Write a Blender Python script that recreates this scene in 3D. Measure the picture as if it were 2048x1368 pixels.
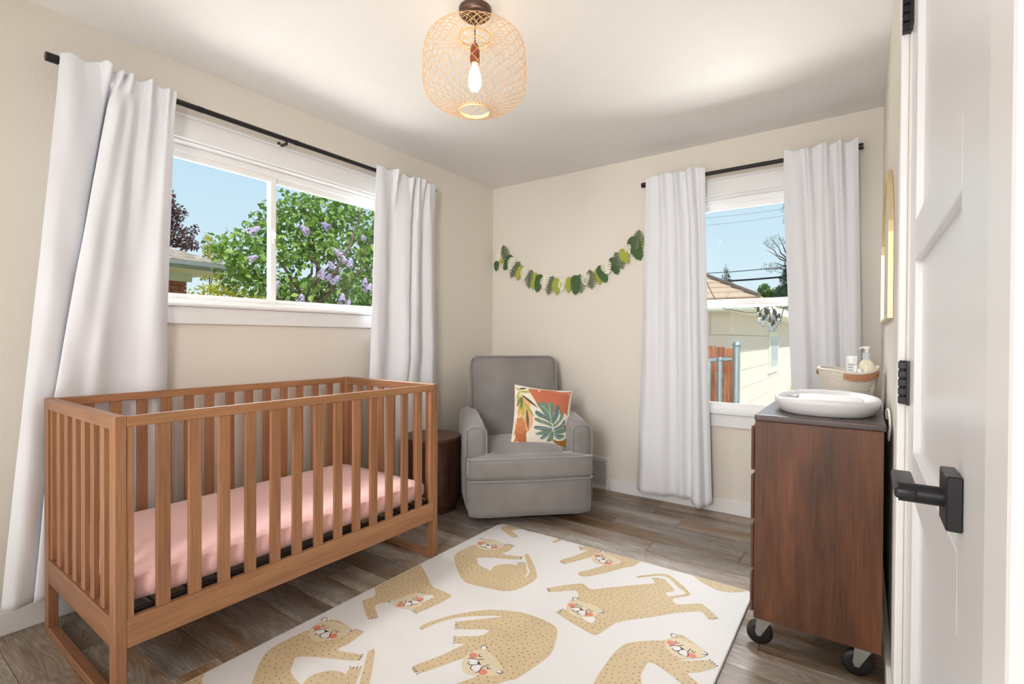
import bpy, bmesh, math, random, json
import numpy as np
from mathutils import Vector, Matrix
from mathutils.geometry import delaunay_2d_cdt, tessellate_polygon

for o in list(bpy.data.objects): bpy.data.objects.remove(o)
scene = bpy.context.scene
col = scene.collection
R = math.radians
random.seed(7)
rng = np.random.default_rng(7)

# ------------------------------------------------------------------ camera
CAM = Vector((2.6596, -3.4612, 1.1401))
yaw, pitch, roll = 0.6158, -0.0085, 0.0053
fwd = Vector((-math.sin(yaw)*math.cos(pitch), math.cos(yaw)*math.cos(pitch), math.sin(pitch)))
r0 = Vector((math.cos(yaw), math.sin(yaw), 0)); u0 = r0.cross(fwd)
rt = math.cos(roll)*r0 + math.sin(roll)*u0
up = -math.sin(roll)*r0 + math.cos(roll)*u0
cd = bpy.data.cameras.new('camera'); cam = bpy.data.objects.new('camera', cd); col.objects.link(cam)
m = Matrix((rt, up, -fwd)).transposed().to_4x4(); m.translation = CAM
cam.matrix_world = m
cd.sensor_width = 36.0; cd.lens = 992.6/2048*36.0; cd.clip_start = 0.02; cd.clip_end = 300
scene.camera = cam

# ------------------------------------------------------------------ view, world, sun, fill
scene.view_settings.view_transform = 'Standard'
scene.view_settings.look = 'None'
scene.view_settings.gamma = 1.0
scene.view_settings.use_curve_mapping = False
scene.view_settings.exposure = 0.45

w = bpy.data.worlds.new('sky'); scene.world = w; w.use_nodes = True
nt = w.node_tree; nt.nodes.clear()
geo = nt.nodes.new('ShaderNodeNewGeometry'); sep = nt.nodes.new('ShaderNodeSeparateXYZ')
tc = nt.nodes.new('ShaderNodeTexCoord')
nt.links.new(tc.outputs['Generated'], sep.inputs[0])
rp = nt.nodes.new('ShaderNodeValToRGB')
els = rp.color_ramp.elements
els[0].position = 0.0; els[0].color = (0.40, 0.42, 0.40, 1)
els[1].position = 0.02; els[1].color = (0.60, 0.70, 0.74, 1)
e = els.new(0.16); e.color = (0.50, 0.64, 0.72, 1)
e = els.new(0.33); e.color = (0.41, 0.58, 0.71, 1)
e = els.new(1.0); e.color = (0.20, 0.34, 0.55, 1)
nt.links.new(sep.outputs['Z'], rp.inputs[0])
bg = nt.nodes.new('ShaderNodeBackground'); bg.inputs['Strength'].default_value = 1.0
nt.links.new(rp.outputs[0], bg.inputs[0])
out = nt.nodes.new('ShaderNodeOutputWorld'); nt.links.new(bg.outputs[0], out.inputs[0])

def add_light(name, kind, loc, energy, color=(1,1,1), size=None, size_y=None, aim=None, **kw):
    d = bpy.data.lights.new(name, kind); d.energy = energy; d.color = color
    if size is not None:
        if kind == 'AREA':
            d.size = size
            if size_y: d.shape = 'RECTANGLE'; d.size_y = size_y
        elif kind == 'SUN': d.angle = size
        else: d.shadow_soft_size = size
    o = bpy.data.objects.new(name, d); col.objects.link(o); o.location = loc
    if aim is not None:
        o.rotation_euler = (Vector(aim)-Vector(loc)).to_track_quat('-Z', 'Y').to_euler()
    if 'spread' in kw: d.spread = R(kw['spread'])
    return o
# afternoon sun from behind the house and to its right
add_light('sun', 'SUN', (8, -3, 9), 3.0, (1.0, 0.95, 0.86), R(0.6), aim=(8-0.58*5, -3+0.20*5, 9-0.80*5))
# unseen fill lights added at the back of the room, one aimed at the ceiling
WC = (1.0, 0.985, 0.97)
add_light('soft_fill', 'AREA', (.45, -4.62, 1.25), 7, WC, .85, 2.1, aim=(.7, 0, 1.25))
add_light('soft_fill', 'AREA', (2.25, -4.62, 1.55), 16, WC, .75, 1.4, aim=(.65, 0, 1.15), spread=84)
add_light('soft_fill_up', 'AREA', (1.35, -3.9, 0.06), 16, WC, 2.2, 1.3, aim=(1.35, -3.5, 2.44))
# unseen area lights added outside both windows, above head and below sill, strengthening daylight
DC = (0.97, 0.985, 1.0)
add_light('window_head_fill', 'AREA', (-.62, -1.95, 2.42), 52, DC, 1.6, .8, aim=(.9, -1.95, .7), spread=130)
add_light('window_sill_fill', 'AREA', (-.62, -1.95, .98), 24, (1, .98, .94), 1.6, .8, aim=(1.2, -1.8, 2.4))
add_light('window_head_fill', 'AREA', (2.0, .33, 2.36), 78, DC, .85, .46, aim=(2.0, -1.4, 1.3), spread=130)
add_light('window_sill_fill', 'AREA', (2.0, .42, .30), 31, (1, .98, .94), .85, .5, aim=(2.0, -1.2, 1.9), spread=116)

# ------------------------------------------------------------------ helpers
def tag(o, label=None, cat=None, group=None, kind=None):
    if label: o['label'] = label
    if cat: o['category'] = cat
    if group: o['group'] = group
    if kind: o['kind'] = kind
    return o
def parent(o, p):
    if p is not None:
        o.parent = p
        o.matrix_parent_inverse = WM[p.name].inverted()
    return o
WM = {}
def thing(name, label, cat, loc=(0,0,0), group=None, kind=None):
    o = bpy.data.objects.new(name, None); col.objects.link(o)
    o.empty_display_size = 0.1
    o.location = loc; WM[o.name] = Matrix.Translation(Vector(loc))
    return tag(o, label, cat, group, kind)
def link_mesh(name, me, mt, par=None, loc=None):
    o = bpy.data.objects.new(name, me); col.objects.link(o)
    if mt is not None and not me.materials: me.materials.append(mt)
    WM[o.name] = Matrix.Translation(Vector(loc)) if loc is not None else Matrix.Identity(4)
    if loc is not None: o.location = loc
    parent(o, par)
    return o
def obj(name, bm, mt, par=None, smooth=False, angle=None):
    me = bpy.data.meshes.new(name)
    bmesh.ops.recalc_face_normals(bm, faces=bm.faces)
    bm.to_mesh(me); bm.free()
    if smooth:
        me.polygons.foreach_set('use_smooth', [True]*len(me.polygons))
        if angle: 
            try: me.set_sharp_from_angle(angle=R(angle))
            except Exception: pass
    return link_mesh(name, me, mt, par)
def copy_tree(o, delta=(0,0,0), rotz=0, par=None, top=True):
    """a copy of a thing with copies of its parts; mesh data shared"""
    c = o.copy(); col.objects.link(c)
    if top:
        c.location = Vector(o.location) + Vector(delta); c.rotation_euler[2] += rotz
    else: c.parent = par
    for ch in [x for x in bpy.data.objects if x.parent == o]: copy_tree(ch, par=c, top=False)
    return c
def box(bm, x0, x1, y0, y1, z0, z1, bev=0.0, seg=1):
    t = bmesh.new()
    bmesh.ops.create_cube(t, size=1)
    for v in t.verts:
        v.co = Vector((x0+(v.co.x+.5)*(x1-x0), y0+(v.co.y+.5)*(y1-y0), z0+(v.co.z+.5)*(z1-z0)))
    if bev > 0:
        bmesh.ops.bevel(t, geom=list(t.edges), offset=bev, segments=seg, affect='EDGES', profile=0.5)
    merge(bm, t); return bm
def merge(bm, t, mat=None):
    if mat is not None: bmesh.ops.transform(t, matrix=mat, verts=t.verts)
    me = bpy.data.meshes.new('tmp'); t.to_mesh(me); t.free(); bm.from_mesh(me); bpy.data.meshes.remove(me)
def nbox(*a, **k): return box(bmesh.new(), *a, **k)
def cyl(bm, p0, p1, r0, r1=None, n=16, caps=True):
    p0, p1 = Vector(p0), Vector(p1); r1 = r0 if r1 is None else r1
    t = bmesh.new(); L = (p1-p0).length
    bmesh.ops.create_cone(t, cap_ends=caps, segments=n, radius1=r0, radius2=r1, depth=L)
    q = (p1-p0).to_track_quat('Z', 'Y').to_matrix().to_4x4(); q.translation = (p0+p1)/2
    merge(bm, t, q); return bm
def tube(bm, pts, r, n=6, closed=False):
    pts = [Vector(p) for p in pts]; N = len(pts); rings = []
    prev = None
    for i in range(N):
        a = pts[(i-1) % N] if (closed or i) else pts[0]
        b = pts[(i+1) % N] if (closed or i < N-1) else pts[-1]
        d = (b-a).normalized()
        if prev is None:
            ref = Vector((0,0,1)) if abs(d.z) < .9 else Vector((1,0,0))
            s = d.cross(ref).normalized()
        else:
            s = (prev - d*prev.dot(d)).normalized()
        prev = s; t = d.cross(s); rr = r[i] if isinstance(r, (list, tuple)) else r
        rings.append([bm.verts.new(pts[i] + (s*math.cos(2*math.pi*k/n)+t*math.sin(2*math.pi*k/n))*rr) for k in range(n)])
    for i in range(N if closed else N-1):
        A, B = rings[i], rings[(i+1) % N]
        off = 0
        if closed and i == N-1:
            off = min(range(n), key=lambda k: (A[0].co-B[k].co).length)
        for k in range(n):
            bm.faces.new((A[k], A[(k+1) % n], B[(k+1+off) % n], B[(k+off) % n]))
    if not closed:
        bm.faces.new(rings[0]); bm.faces.new(rings[-1][::-1])
    return bm
def lathe(bm, prof, c=(0,0,0), n=32, sx=1, sy=1, cap=True):
    c = Vector(c); rings = []
    for r, z in prof:
        rings.append([bm.verts.new(c+Vector((r*sx*math.cos(2*math.pi*k/n), r*sy*math.sin(2*math.pi*k/n), z))) for k in range(n)])
    for A, B in zip(rings, rings[1:]):
        for k in range(n): bm.faces.new((A[k], A[(k+1) % n], B[(k+1) % n], B[k]))
    if cap:
        if prof[0][0] > 1e-5: bm.faces.new(rings[0][::-1])
        if prof[-1][0] > 1e-5: bm.faces.new(rings[-1])
    return bm
def soft_fill(cx, cy, cz, sx, sy, sz, r, seg=4, puff=(0,0,0), sub=5, wob=0.0, seed=0, shape=None):
    """rounded upholstery block; puff = how far each pair of faces swells"""
    t = bmesh.new(); bmesh.ops.create_cube(t, size=1)
    bmesh.ops.subdivide_edges(t, edges=t.edges, cuts=11, use_grid_fill=True)
    hs = Vector((sx, sy, sz))/2
    r = min(r, hs.x, hs.y, hs.z)
    for v in t.verts:
        p = Vector([v.co[i]*2*hs[i] for i in range(3)])
        q = Vector([max(-(hs[i]-r), min(hs[i]-r, p[i])) for i in range(3)])
        n = [v.co[i]*2 for i in range(3)]
        d = p-q
        # spread the surface grid so edges are well sampled
        if d.length > 1e-9: p = q + d.normalized()*r
        u = n
        for i in range(3):
            j, k = (i+1) % 3, (i+2) % 3
            if puff[i]:
                f = max(0, 1-u[j]**2)*max(0, 1-u[k]**2)
                p[i] += puff[i]*f*(1 if u[i] > 0 else -1)*min(1, abs(u[i]))**4
        if wob:
            p += Vector((math.sin(17*p.y+seed)+math.sin(23*p.z+seed*2), math.sin(19*p.x+seed*3)+math.sin(13*p.z+seed), math.sin(15*p.x+seed)+math.sin(21*p.y+2*seed)))*wob*.5
        if shape: p = shape(p, u)
        v.co = p + Vector((cx, cy, cz))
    return t
def pydata(name, verts, faces, mt, par=None, smooth=False):
    me = bpy.data.meshes.new(name); me.from_pydata([tuple(v) for v in verts], [], faces); me.update()
    if smooth: me.polygons.foreach_set('use_smooth', [True]*len(me.polygons))
    return link_mesh(name, me, mt, par)

# ------------------------------------------------------------------ materials
def newmat(name):
    mt = bpy.data.materials.new(name); mt.use_nodes = True
    b = mt.node_tree.nodes['Principled BSDF']
    return mt, mt.node_tree, b
def N(nt, typ, **kw):
    n = nt.nodes.new(typ)
    for k, v in kw.items():
        if k in n.inputs: n.inputs[k].default_value = v
        else: setattr(n, k, v)
    return n
def srgb(r, g, b):
    f = lambda c: (c/255/12.92) if c/255 <= .04045 else ((c/255+.055)/1.055)**2.4
    return (f(r), f(g), f(b), 1)
def plain(name, c, rough=.6, metal=0, var=0.0, vscale=20, bump=0, bscale=200, sheen=0, spec=.5, coat=0, trans=0, emis=None, estr=0, sub=0):
    mt, nt, b = newmat(name)
    b.inputs['Roughness'].default_value = rough; b.inputs['Metallic'].default_value = metal
    b.inputs['Specular IOR Level'].default_value = spec
    b.inputs['Base Color'].default_value = c
    tcn = N(nt, 'ShaderNodeTexCoord')
    if var:
        no = N(nt, 'ShaderNodeTexNoise', Scale=vscale, Detail=5.0); nt.links.new(tcn.outputs['Object'], no.inputs['Vector'])
        mx = N(nt, 'ShaderNodeMix'); mx.data_type = 'RGBA'
        nt.links.new(no.outputs['Fac'], mx.inputs[0])
        mx.inputs[6].default_value = tuple(x*(1-var) for x in c[:3])+(1,)
        mx.inputs[7].default_value = tuple(min(1, x*(1+var)) for x in c[:3])+(1,)
        nt.links.new(mx.outputs[2], b.inputs['Base Color'])
    if bump:
        n2 = N(nt, 'ShaderNodeTexNoise', Scale=bscale, Detail=3.0); nt.links.new(tcn.outputs['Object'], n2.inputs['Vector'])
        bp = N(nt, 'ShaderNodeBump', Strength=bump, Distance=.002); nt.links.new(n2.outputs['Fac'], bp.inputs['Height'])
        nt.links.new(bp.outputs[0], b.inputs['Normal'])
    if sheen: b.inputs['Sheen Weight'].default_value = sheen; b.inputs['Sheen Roughness'].default_value = .4
    if coat: b.inputs['Coat Weight'].default_value = coat
    if trans: b.inputs['Transmission Weight'].default_value = trans
    if emis: b.inputs['Emission Color'].default_value = emis; b.inputs['Emission Strength'].default_value = estr
    if sub: b.inputs['Subsurface Weight'].default_value = sub
    return mt
def wood(name, cs, axis=0, scale=1.0, stretch=14, rough=.45, bump=.15, rnd=.25, fig=0.0, fine=1.0, coat=0):
    """grained wood: long noise along `axis`, random offset and tint for each object"""
    mt, nt, b = newmat(name); L = nt.links.new
    tcn = N(nt, 'ShaderNodeTexCoord'); oi = N(nt, 'ShaderNodeObjectInfo')
    ml = N(nt, 'ShaderNodeVectorMath', operation='MULTIPLY_ADD')
    ml.inputs[1].default_value = (1, 1, 1)
    sc = N(nt, 'ShaderNodeVectorMath', operation='SCALE'); sc.inputs[0].default_value = (13.1, 7.7, 5.3)
    L(oi.outputs['Random'], sc.inputs['Scale'])
    L(tcn.outputs['Object'], ml.inputs[0]); L(sc.outputs[0], ml.inputs[2])
    mp = N(nt, 'ShaderNodeMapping'); s = [1.0*stretch*scale]*3; s[axis] = scale
    mp.inputs['Scale'].default_value = s; L(ml.outputs[0], mp.inputs[0])
    n1 = N(nt, 'ShaderNodeTexNoise', Scale=1.2, Detail=7.0, Roughness=.6, Distortion=fig); L(mp.outputs[0], n1.inputs['Vector'])
    mp2 = N(nt, 'ShaderNodeMapping'); s = [120.0*fine]*3; s[axis] = 4.0*fine
    mp2.inputs['Scale'].default_value = s; L(ml.outputs[0], mp2.inputs[0])
    n2 = N(nt, 'ShaderNodeTexNoise', Scale=1.5, Detail=3.0); L(mp2.outputs[0], n2.inputs['Vector'])
    rp = N(nt, 'ShaderNodeValToRGB'); el = rp.color_ramp.elements
    el[0].position = .3; el[0].color = cs[0]; el[1].position = .72; el[1].color = cs[-1]
    for i, c in enumerate(cs[1:-1]):
        e = el.new(.3+.42*(i+1)/(len(cs)-1)); e.color = c
    L(n1.outputs['Fac'], rp.inputs[0])
    mx = N(nt, 'ShaderNodeMix'); mx.data_type = 'RGBA'; mx.blend_type = 'MULTIPLY'; mx.inputs[0].default_value = .55
    r2 = N(nt, 'ShaderNodeMapRange'); r2.inputs[1].default_value = .3; r2.inputs[2].default_value = .7
    r2.inputs[3].default_value = .55; r2.inputs[4].default_value = 1.15; L(n2.outputs['Fac'], r2.inputs[0])
    L(rp.outputs[0], mx.inputs[6]); L(r2.outputs[0], mx.inputs[7])
    hs = N(nt, 'ShaderNodeHueSaturation'); L(mx.outputs[2], hs.inputs['Color'])
    r3 = N(nt, 'ShaderNodeMapRange'); r3.inputs[3].default_value = 1-rnd; r3.inputs[4].default_value = 1+rnd; L(oi.outputs['Random'], r3.inputs[0])
    L(r3.outputs[0], hs.inputs['Value']); L(hs.outputs[0], b.inputs['Base Color'])
    b.inputs['Roughness'].default_value = rough
    if coat: b.inputs['Coat Weight'].default_value = coat; b.inputs['Coat Roughness'].default_value = .25
    if bump:
        bp = N(nt, 'ShaderNodeBump', Strength=bump, Distance=.001); L(n2.outputs['Fac'], bp.inputs['Height']); L(bp.outputs[0], b.inputs['Normal'])
    return mt
def wallpaint(name, c, strength=.25, scale=90, rough=.75):
    mt, nt, b = newmat(name); L = nt.links.new
    b.inputs['Base Color'].default_value = c; b.inputs['Roughness'].default_value = rough
    tcn = N(nt, 'ShaderNodeTexCoord')
    n1 = N(nt, 'ShaderNodeTexNoise', Scale=scale, Detail=4.0, Roughness=.55); L(tcn.outputs['Object'], n1.inputs['Vector'])
    r1 = N(nt, 'ShaderNodeMapRange'); r1.inputs[1].default_value = .42; r1.inputs[2].default_value = .6; L(n1.outputs['Fac'], r1.inputs[0])
    bp = N(nt, 'ShaderNodeBump', Strength=strength, Distance=.002); L(r1.outputs[0], bp.inputs['Height']); L(bp.outputs[0], b.inputs['Normal'])
    return mt

M = {}
M['wall'] = wallpaint('cream_wall_paint', srgb(230, 223, 212), .14, 90)
M['ceil'] = wallpaint('ceiling_paint', srgb(238, 235, 232), .25, 120)
M['white'] = plain('white_trim_paint', srgb(238, 237, 236), .35)
M['door'] = plain('white_door_paint', srgb(232, 232, 233), .28, bump=.12, bscale=30)
M['vinyl'] = plain('white_vinyl', srgb(244, 243, 241), .3)
M['black'] = plain('black_metal', srgb(34, 33, 36), .38, .3)
M['bronze'] = plain('bronze_metal', srgb(104, 84, 76), .35, .8)
M['crib'] = wood('acorn_stained_wood', [srgb(140, 94, 62), srgb(157, 109, 74), srgb(170, 121, 85)], 2, 1.0, 10, .42, .08, .06)
M['crib_y'] = wood('acorn_stained_wood_long', [srgb(146, 99, 66), srgb(164, 116, 78), srgb(180, 131, 91)], 1, 1.0, 10, .42, .08, .05)
M['crib_x'] = wood('acorn_stained_wood_cross', [srgb(136, 92, 64), srgb(152, 107, 76), srgb(166, 119, 87)], 0, 1.0, 10, .42, .08, .05)
M['curtain'] = plain('white_cloth', srgb(232, 233, 238), .85, bump=.12, bscale=500, sheen=.2)
M['velvet'] = plain('grey_velvet', srgb(136, 131, 128), .8, var=.30, vscale=5, sheen=.6)
M['piping'] = plain('grey_piping', srgb(148, 143, 142), .8, sheen=.4)
M['walnut'] = wood('dark_mahogany', [srgb(58, 34, 21), srgb(96, 58, 35), srgb(124, 77, 46)], 2, 1.6, 6, .42, .25, .02, fig=.15)
M['walnut_top'] = wood('dark_top', [srgb(78, 66, 64), srgb(96, 82, 80)], 1, 1.0, 12, .35, .1, .03)
M['stool'] = wood('dark_walnut', [srgb(52, 30, 22), srgb(88, 54, 40), srgb(104, 66, 50)], 2, 1.5, 10, .4, .1, .05)
M['bamboo'] = plain('bamboo', srgb(226, 184, 130), .5, var=.12, vscale=30)
M['glass'] = None

# ------------------------------------------------------------------ glass
def glassmat():
    mt, nt, b = newmat('window_glass'); L = nt.links.new
    nt.nodes.remove(b)
    out = nt.nodes['Material Output']
    tr = N(nt, 'ShaderNodeBsdfTransparent'); tr.inputs[0].default_value = (.97, .98, .98, 1)
    gl = N(nt, 'ShaderNodeBsdfGlossy'); gl.inputs['Roughness'].default_value = 0.02
    fr = N(nt, 'ShaderNodeFresnel'); fr.inputs[0].default_value = 1.14
    mx = N(nt, 'ShaderNodeMixShader'); L(fr.outputs[0], mx.inputs[0]); L(tr.outputs[0], mx.inputs[1]); L(gl.outputs[0], mx.inputs[2])
    L(mx.outputs[0], out.inputs[0]); return mt
M['glass'] = glassmat()

# ------------------------------------------------------------------ room shell
H = 2.44; W = 2.742; YB = -4.7; T = .16
AY0, AY1, AZ0, AZ1 = -2.78, -1.12, 1.30, 2.08      # window in the left wall
BX0, BX1, BZ0, BZ1 = 1.60, 2.42, .665, 2.08        # window in the back wall
bm = bmesh.new()
box(bm, -T, 0, YB, AY0, 0, H); box(bm, -T, 0, AY1, T, 0, H); box(bm, -T, 0, AY0, AY1, 0, AZ0); box(bm, -T, 0, AY0, AY1, AZ1, H)
tag(obj('wall_left', bm, M['wall']), kind='structure')
bm = bmesh.new()
box(bm, 0, BX0, 0, T, 0, H); box(bm, BX1, W+T, 0, T, 0, H); box(bm, BX0, BX1, 0, T, 0, BZ0); box(bm, BX0, BX1, 0, T, BZ1, H)
tag(obj('wall_back', bm, M['wall']), kind='structure')
DY0, DY1, DZ = -3.01, -1.985, 2.06                # door opening in the right wall
bm = bmesh.new()
box(bm, W, W+T, DY1, 0, 0, H); box(bm, W, W+T, YB, DY0, 0, H); box(bm, W, W+T, DY0, DY1, DZ, H)
tag(obj('wall_right', bm, M['wall']), kind='structure')
tag(obj('wall_front', nbox(-T, W+T, YB-T, YB, 0, H), M['wall']), kind='structure')
tag(obj('ceiling', nbox(-T, W+T, YB-T, T, H, H+.12), M['ceil']), kind='structure')

# floor: subfloor with planks laid across the room, each a board of its own
def plankmat():
    mt, nt, b = newmat('grey_brown_plank'); L = nt.links.new
    tcn = N(nt, 'ShaderNodeTexCoord'); oi = N(nt, 'ShaderNodeObjectInfo')
    sc = N(nt, 'ShaderNodeVectorMath', operation='SCALE'); sc.inputs[0].default_value = (17.3, 9.1, 5.3); L(oi.outputs['Random'], sc.inputs['Scale'])
    ad = N(nt, 'ShaderNodeVectorMath', operation='ADD'); L(tcn.outputs['Object'], ad.inputs[0]); L(sc.outputs[0], ad.inputs[1])
    # board tone
    mp = N(nt, 'ShaderNodeMapping'); mp.inputs['Scale'].default_value = (1.3, 7, 1); L(ad.outputs[0], mp.inputs[0])
    n0 = N(nt, 'ShaderNodeTexNoise', Scale=1.3, Detail=5.0, Roughness=.62); L(mp.outputs[0], n0.inputs['Vector'])
    rp = N(nt, 'ShaderNodeValToRGB'); el = rp.color_ramp.elements
    el[0].position = .28; el[0].color = srgb(104, 82, 66); el[1].position = .74; el[1].color = srgb(204, 190, 172)
    e = el.new(.42); e.color = srgb(152, 126, 102); e = el.new(.56); e.color = srgb(164, 152, 140)
    L(n0.outputs['Fac'], rp.inputs[0])
    # cathedral grain
    mp2 = N(nt, 'ShaderNodeMapping'); mp2.inputs['Scale'].default_value = (1.6, 9, 1); L(ad.outputs[0], mp2.inputs[0])
    wv = N(nt, 'ShaderNodeTexNoise', Scale=1.5, Detail=1.5, Roughness=.4); L(mp2.outputs[0], wv.inputs['Vector'])
    mu = N(nt, 'ShaderNodeMath', operation='MULTIPLY'); mu.inputs[1].default_value = 110.0; L(wv.outputs['Fac'], mu.inputs[0])
    si = N(nt, 'ShaderNodeMath', operation='SINE'); L(mu.outputs[0], si.inputs[0])
    mp3 = N(nt, 'ShaderNodeMapping'); mp3.inputs['Scale'].default_value = (7, 230, 1); L(ad.outputs[0], mp3.inputs[0])
    n3 = N(nt, 'ShaderNodeTexNoise', Scale=1.0, Detail=4.0, Roughness=.7); L(mp3.outputs[0], n3.inputs['Vector'])
    m1 = N(nt, 'ShaderNodeMapRange'); m1.inputs[1].default_value = -1; m1.inputs[2].default_value = 1; m1.inputs[3].default_value = .74; m1.inputs[4].default_value = 1.08; L(si.outputs[0], m1.inputs[0])
    m2 = N(nt, 'ShaderNodeMapRange'); m2.inputs[1].default_value = .3; m2.inputs[2].default_value = .7; m2.inputs[3].default_value = .62; m2.inputs[4].default_value = 1.22; L(n3.outputs['Fac'], m2.inputs[0])
    mm = N(nt, 'ShaderNodeMath', operation='MULTIPLY'); L(m1.outputs[0], mm.inputs[0]); L(m2.outputs[0], mm.inputs[1])
    mx = N(nt, 'ShaderNodeMix'); mx.data_type = 'RGBA'; mx.blend_type = 'MULTIPLY'; mx.inputs[0].default_value = .85
    L(rp.outputs[0], mx.inputs[6]); L(mm.outputs[0], mx.inputs[7])
    hs = N(nt, 'ShaderNodeHueSaturation'); L(mx.outputs[2], hs.inputs['Color'])
    r3 = N(nt, 'ShaderNodeMapRange'); r3.inputs[3].default_value = .68; r3.inputs[4].default_value = 1.08; L(oi.outputs['Random'], r3.inputs[0]); L(r3.outputs[0], hs.inputs['Value'])
    wn = N(nt, 'ShaderNodeTexWhiteNoise'); wn.noise_dimensions = '1D'; L(oi.outputs['Random'], wn.inputs['W'])
    r4 = N(nt, 'ShaderNodeMapRange'); r4.inputs[3].default_value = .7; r4.inputs[4].default_value = 1.25; L(wn.outputs['Value'], r4.inputs[0]); L(r4.outputs[0], hs.inputs['Saturation'])
    L(hs.outputs[0], b.inputs['Base Color'])
    b.inputs['Roughness'].default_value = .36
    bp = N(nt, 'ShaderNodeBump', Strength=.2, Distance=.001); L(mm.outputs[0], bp.inputs['Height']); L(bp.outputs[0], b.inputs['Normal'])
    return mt
M['plank'] = plankmat()
fl = tag(obj('floor', nbox(-T, W+T, YB-T, T, -.12, -.004), plain('subfloor', srgb(60, 52, 46), .9)), kind='structure')
PW = .1462
offs = {0: 1.53, 1: 1.545, 2: 1.74}
i = 0; y = 0.0
me_cache = {}
while y > YB:
    y1 = y; y0 = max(YB, y-PW)
    j = offs.get(i, (0.31+0.47*i*1.618) % 1.2)
    xs = [j + k*1.2 for k in range(-3, 4)]
    cuts = sorted([0.0] + [x for x in xs if .04 < x < W-.04] + [W])
    for a, b_ in zip(cuts, cuts[1:]):
        bmp = nbox(a+.0006, b_-.0006, y0+.0006, y1-.0006, -.008, 0, bev=.0012)
        obj('plank', bmp, M['plank'], fl)
    y = y0; i += 1

# baseboards
def baseboard(name, pts):
    bm = bmesh.new(); box(bm, *pts, bev=.002); tag(obj(name, bm, M['white']), kind='structure')
baseboard('baseboard_left', (0, .013, YB, -.013, 0, .088))
baseboard('baseboard_back', (1.12, W, -.013, 0, 0, .088))
baseboard('baseboard_back.001', (0.0, .862, -.013, 0, 0, .088))
baseboard('baseboard_right', (W-.013, W, -1.905, -.013, 0, .088))
baseboard('baseboard_right.001', (W-.013, W, YB, -3.085, 0, .088))

# ------------------------------------------------------------------ windows
def frame_rect(bm, ax, u0, u1, z0, z1, d0, d1, wd, bev=.003, sides='lrtb', wb=None):
    """rectangular frame of four bars; ax 'x': wall in the x = const plane (u is y), ax 'y': u is x"""
    wb = wd if wb is None else wb
    def b(a0, a1, c0, c1):
        if ax == 'x': box(bm, d0, d1, a0, a1, c0, c1, bev=bev)
        else: box(bm, a0, a1, d0, d1, c0, c1, bev=bev)
    if 'l' in sides: b(u0, u0+wd, z0, z1)
    if 'r' in sides: b(u1-wd, u1, z0, z1)
    if 't' in sides: b(u0+wd, u1-wd, z1-wd, z1)
    if 'b' in sides: b(u0+wd, u1-wd, z0, z0+wb)
def pbox(name, ax, u0, u1, d0, d1, z0, z1, mt, par, bev=.003, label=None):
    bm = nbox(d0, d1, u0, u1, z0, z1, bev=bev) if ax == 'x' else nbox(u0, u1, d0, d1, z0, z1, bev=bev)
    o = obj(name, bm, mt, par)
    if label: o['label'] = label
    return o
def window_shell(name, ax, s, u0, u1, z0, z1, zc):
    """s = sign of the direction into the room along the wall's normal"""
    t = thing(name, None, None, kind='structure')
    D = lambda a, b: (min(a*s, b*s), max(a*s, b*s))
    cw = .092
    pbox('side_casing', ax, u0-cw, u0, *D(0, .018), z0, z1, M['white'], t)
    pbox('side_casing', ax, u1, u1+cw, *D(0, .018), z0, z1, M['white'], t)
    pbox('head_casing', ax, u0-cw, u1+cw, *D(0, .02), z1, zc-.014, M['white'], t)
    pbox('head_cap', ax, u0-cw-.006, u1+cw+.006, *D(0, .028), zc-.014, zc, M['white'], t)
    pbox('sill', ax, u0-cw-.012, u1+cw+.012, *D(-.06, .036), z0-.018, z0, M['white'], t, .004)
    pbox('apron', ax, u0-cw, u1+cw, *D(0, .018), z0-.018-.083, z0-.018, M['white'], t)
    bm = bmesh.new()          # jamb lining
    d0, d1 = D(-.155, 0)
    frame_rect(bm, ax, u0-.002, u1+.002, z0, z1+.002, d0, d1, .012, bev=0)
    obj('jamb', bm, M['white'], t)
    bm = bmesh.new(); d0, d1 = D(-.11, -.045)
    frame_rect(bm, ax, u0+.010, u1-.010, z0, z1-.010, d0, d1, .034, wb=.022)
    obj('frame', bm, M['vinyl'], t)
    return t, D
t, D = window_shell('window_1', 'x', 1, AY0, AY1, AZ0, AZ1, 2.196)
ym = -1.952
for nm, a, b_, dd in (('fixed_sash', AY0+.04, ym+.018, (-.085, -.06)), ('sliding_sash', ym-.018, AY1-.04, (-.098, -.074))):
    bm = bmesh.new(); d0, d1 = D(*dd)
    frame_rect(bm, 'x', a, b_, AZ0+.014, AZ1-.038, d0, d1, .034, bev=.003)
    sa = obj(nm, bm, M['vinyl'], t)
    dm = (d0+d1)/2
    obj('pane', nbox(dm-.002, dm+.002, a+.03, b_-.03, AZ0+.044, AZ1-.066), M['glass'], sa)
bm = nbox(-.062, -.05, ym-.006, ym+.006, 1.66, 1.74, bev=.003); box(bm, -.05, -.034, ym-.004, ym+.004, 1.69, 1.725, bev=.003)
obj('latch', bm, M['vinyl'], t)

t, D = window_shell('window_2', 'y', -1, BX0, BX1, BZ0, BZ1, 2.196)
for nm, a, b_, dd in (('upper_sash', 1.352, BZ1-.038, (-.098, -.076)), ('lower_sash', BZ0+.014, 1.405, (-.078, -.055))):
    bm = bmesh.new(); d0, d1 = D(*dd)
    frame_rect(bm, 'y', BX0+.04, BX1-.04, a, b_, d0, d1, .038, bev=.003, wb=.036)
    sa = obj(nm, bm, M['vinyl'], t)
    dm = (d0+d1)/2
    obj('pane', nbox(BX0+.07, BX1-.07, dm-.002, dm+.002, a+.032, b_-.034), M['glass'], sa)

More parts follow.
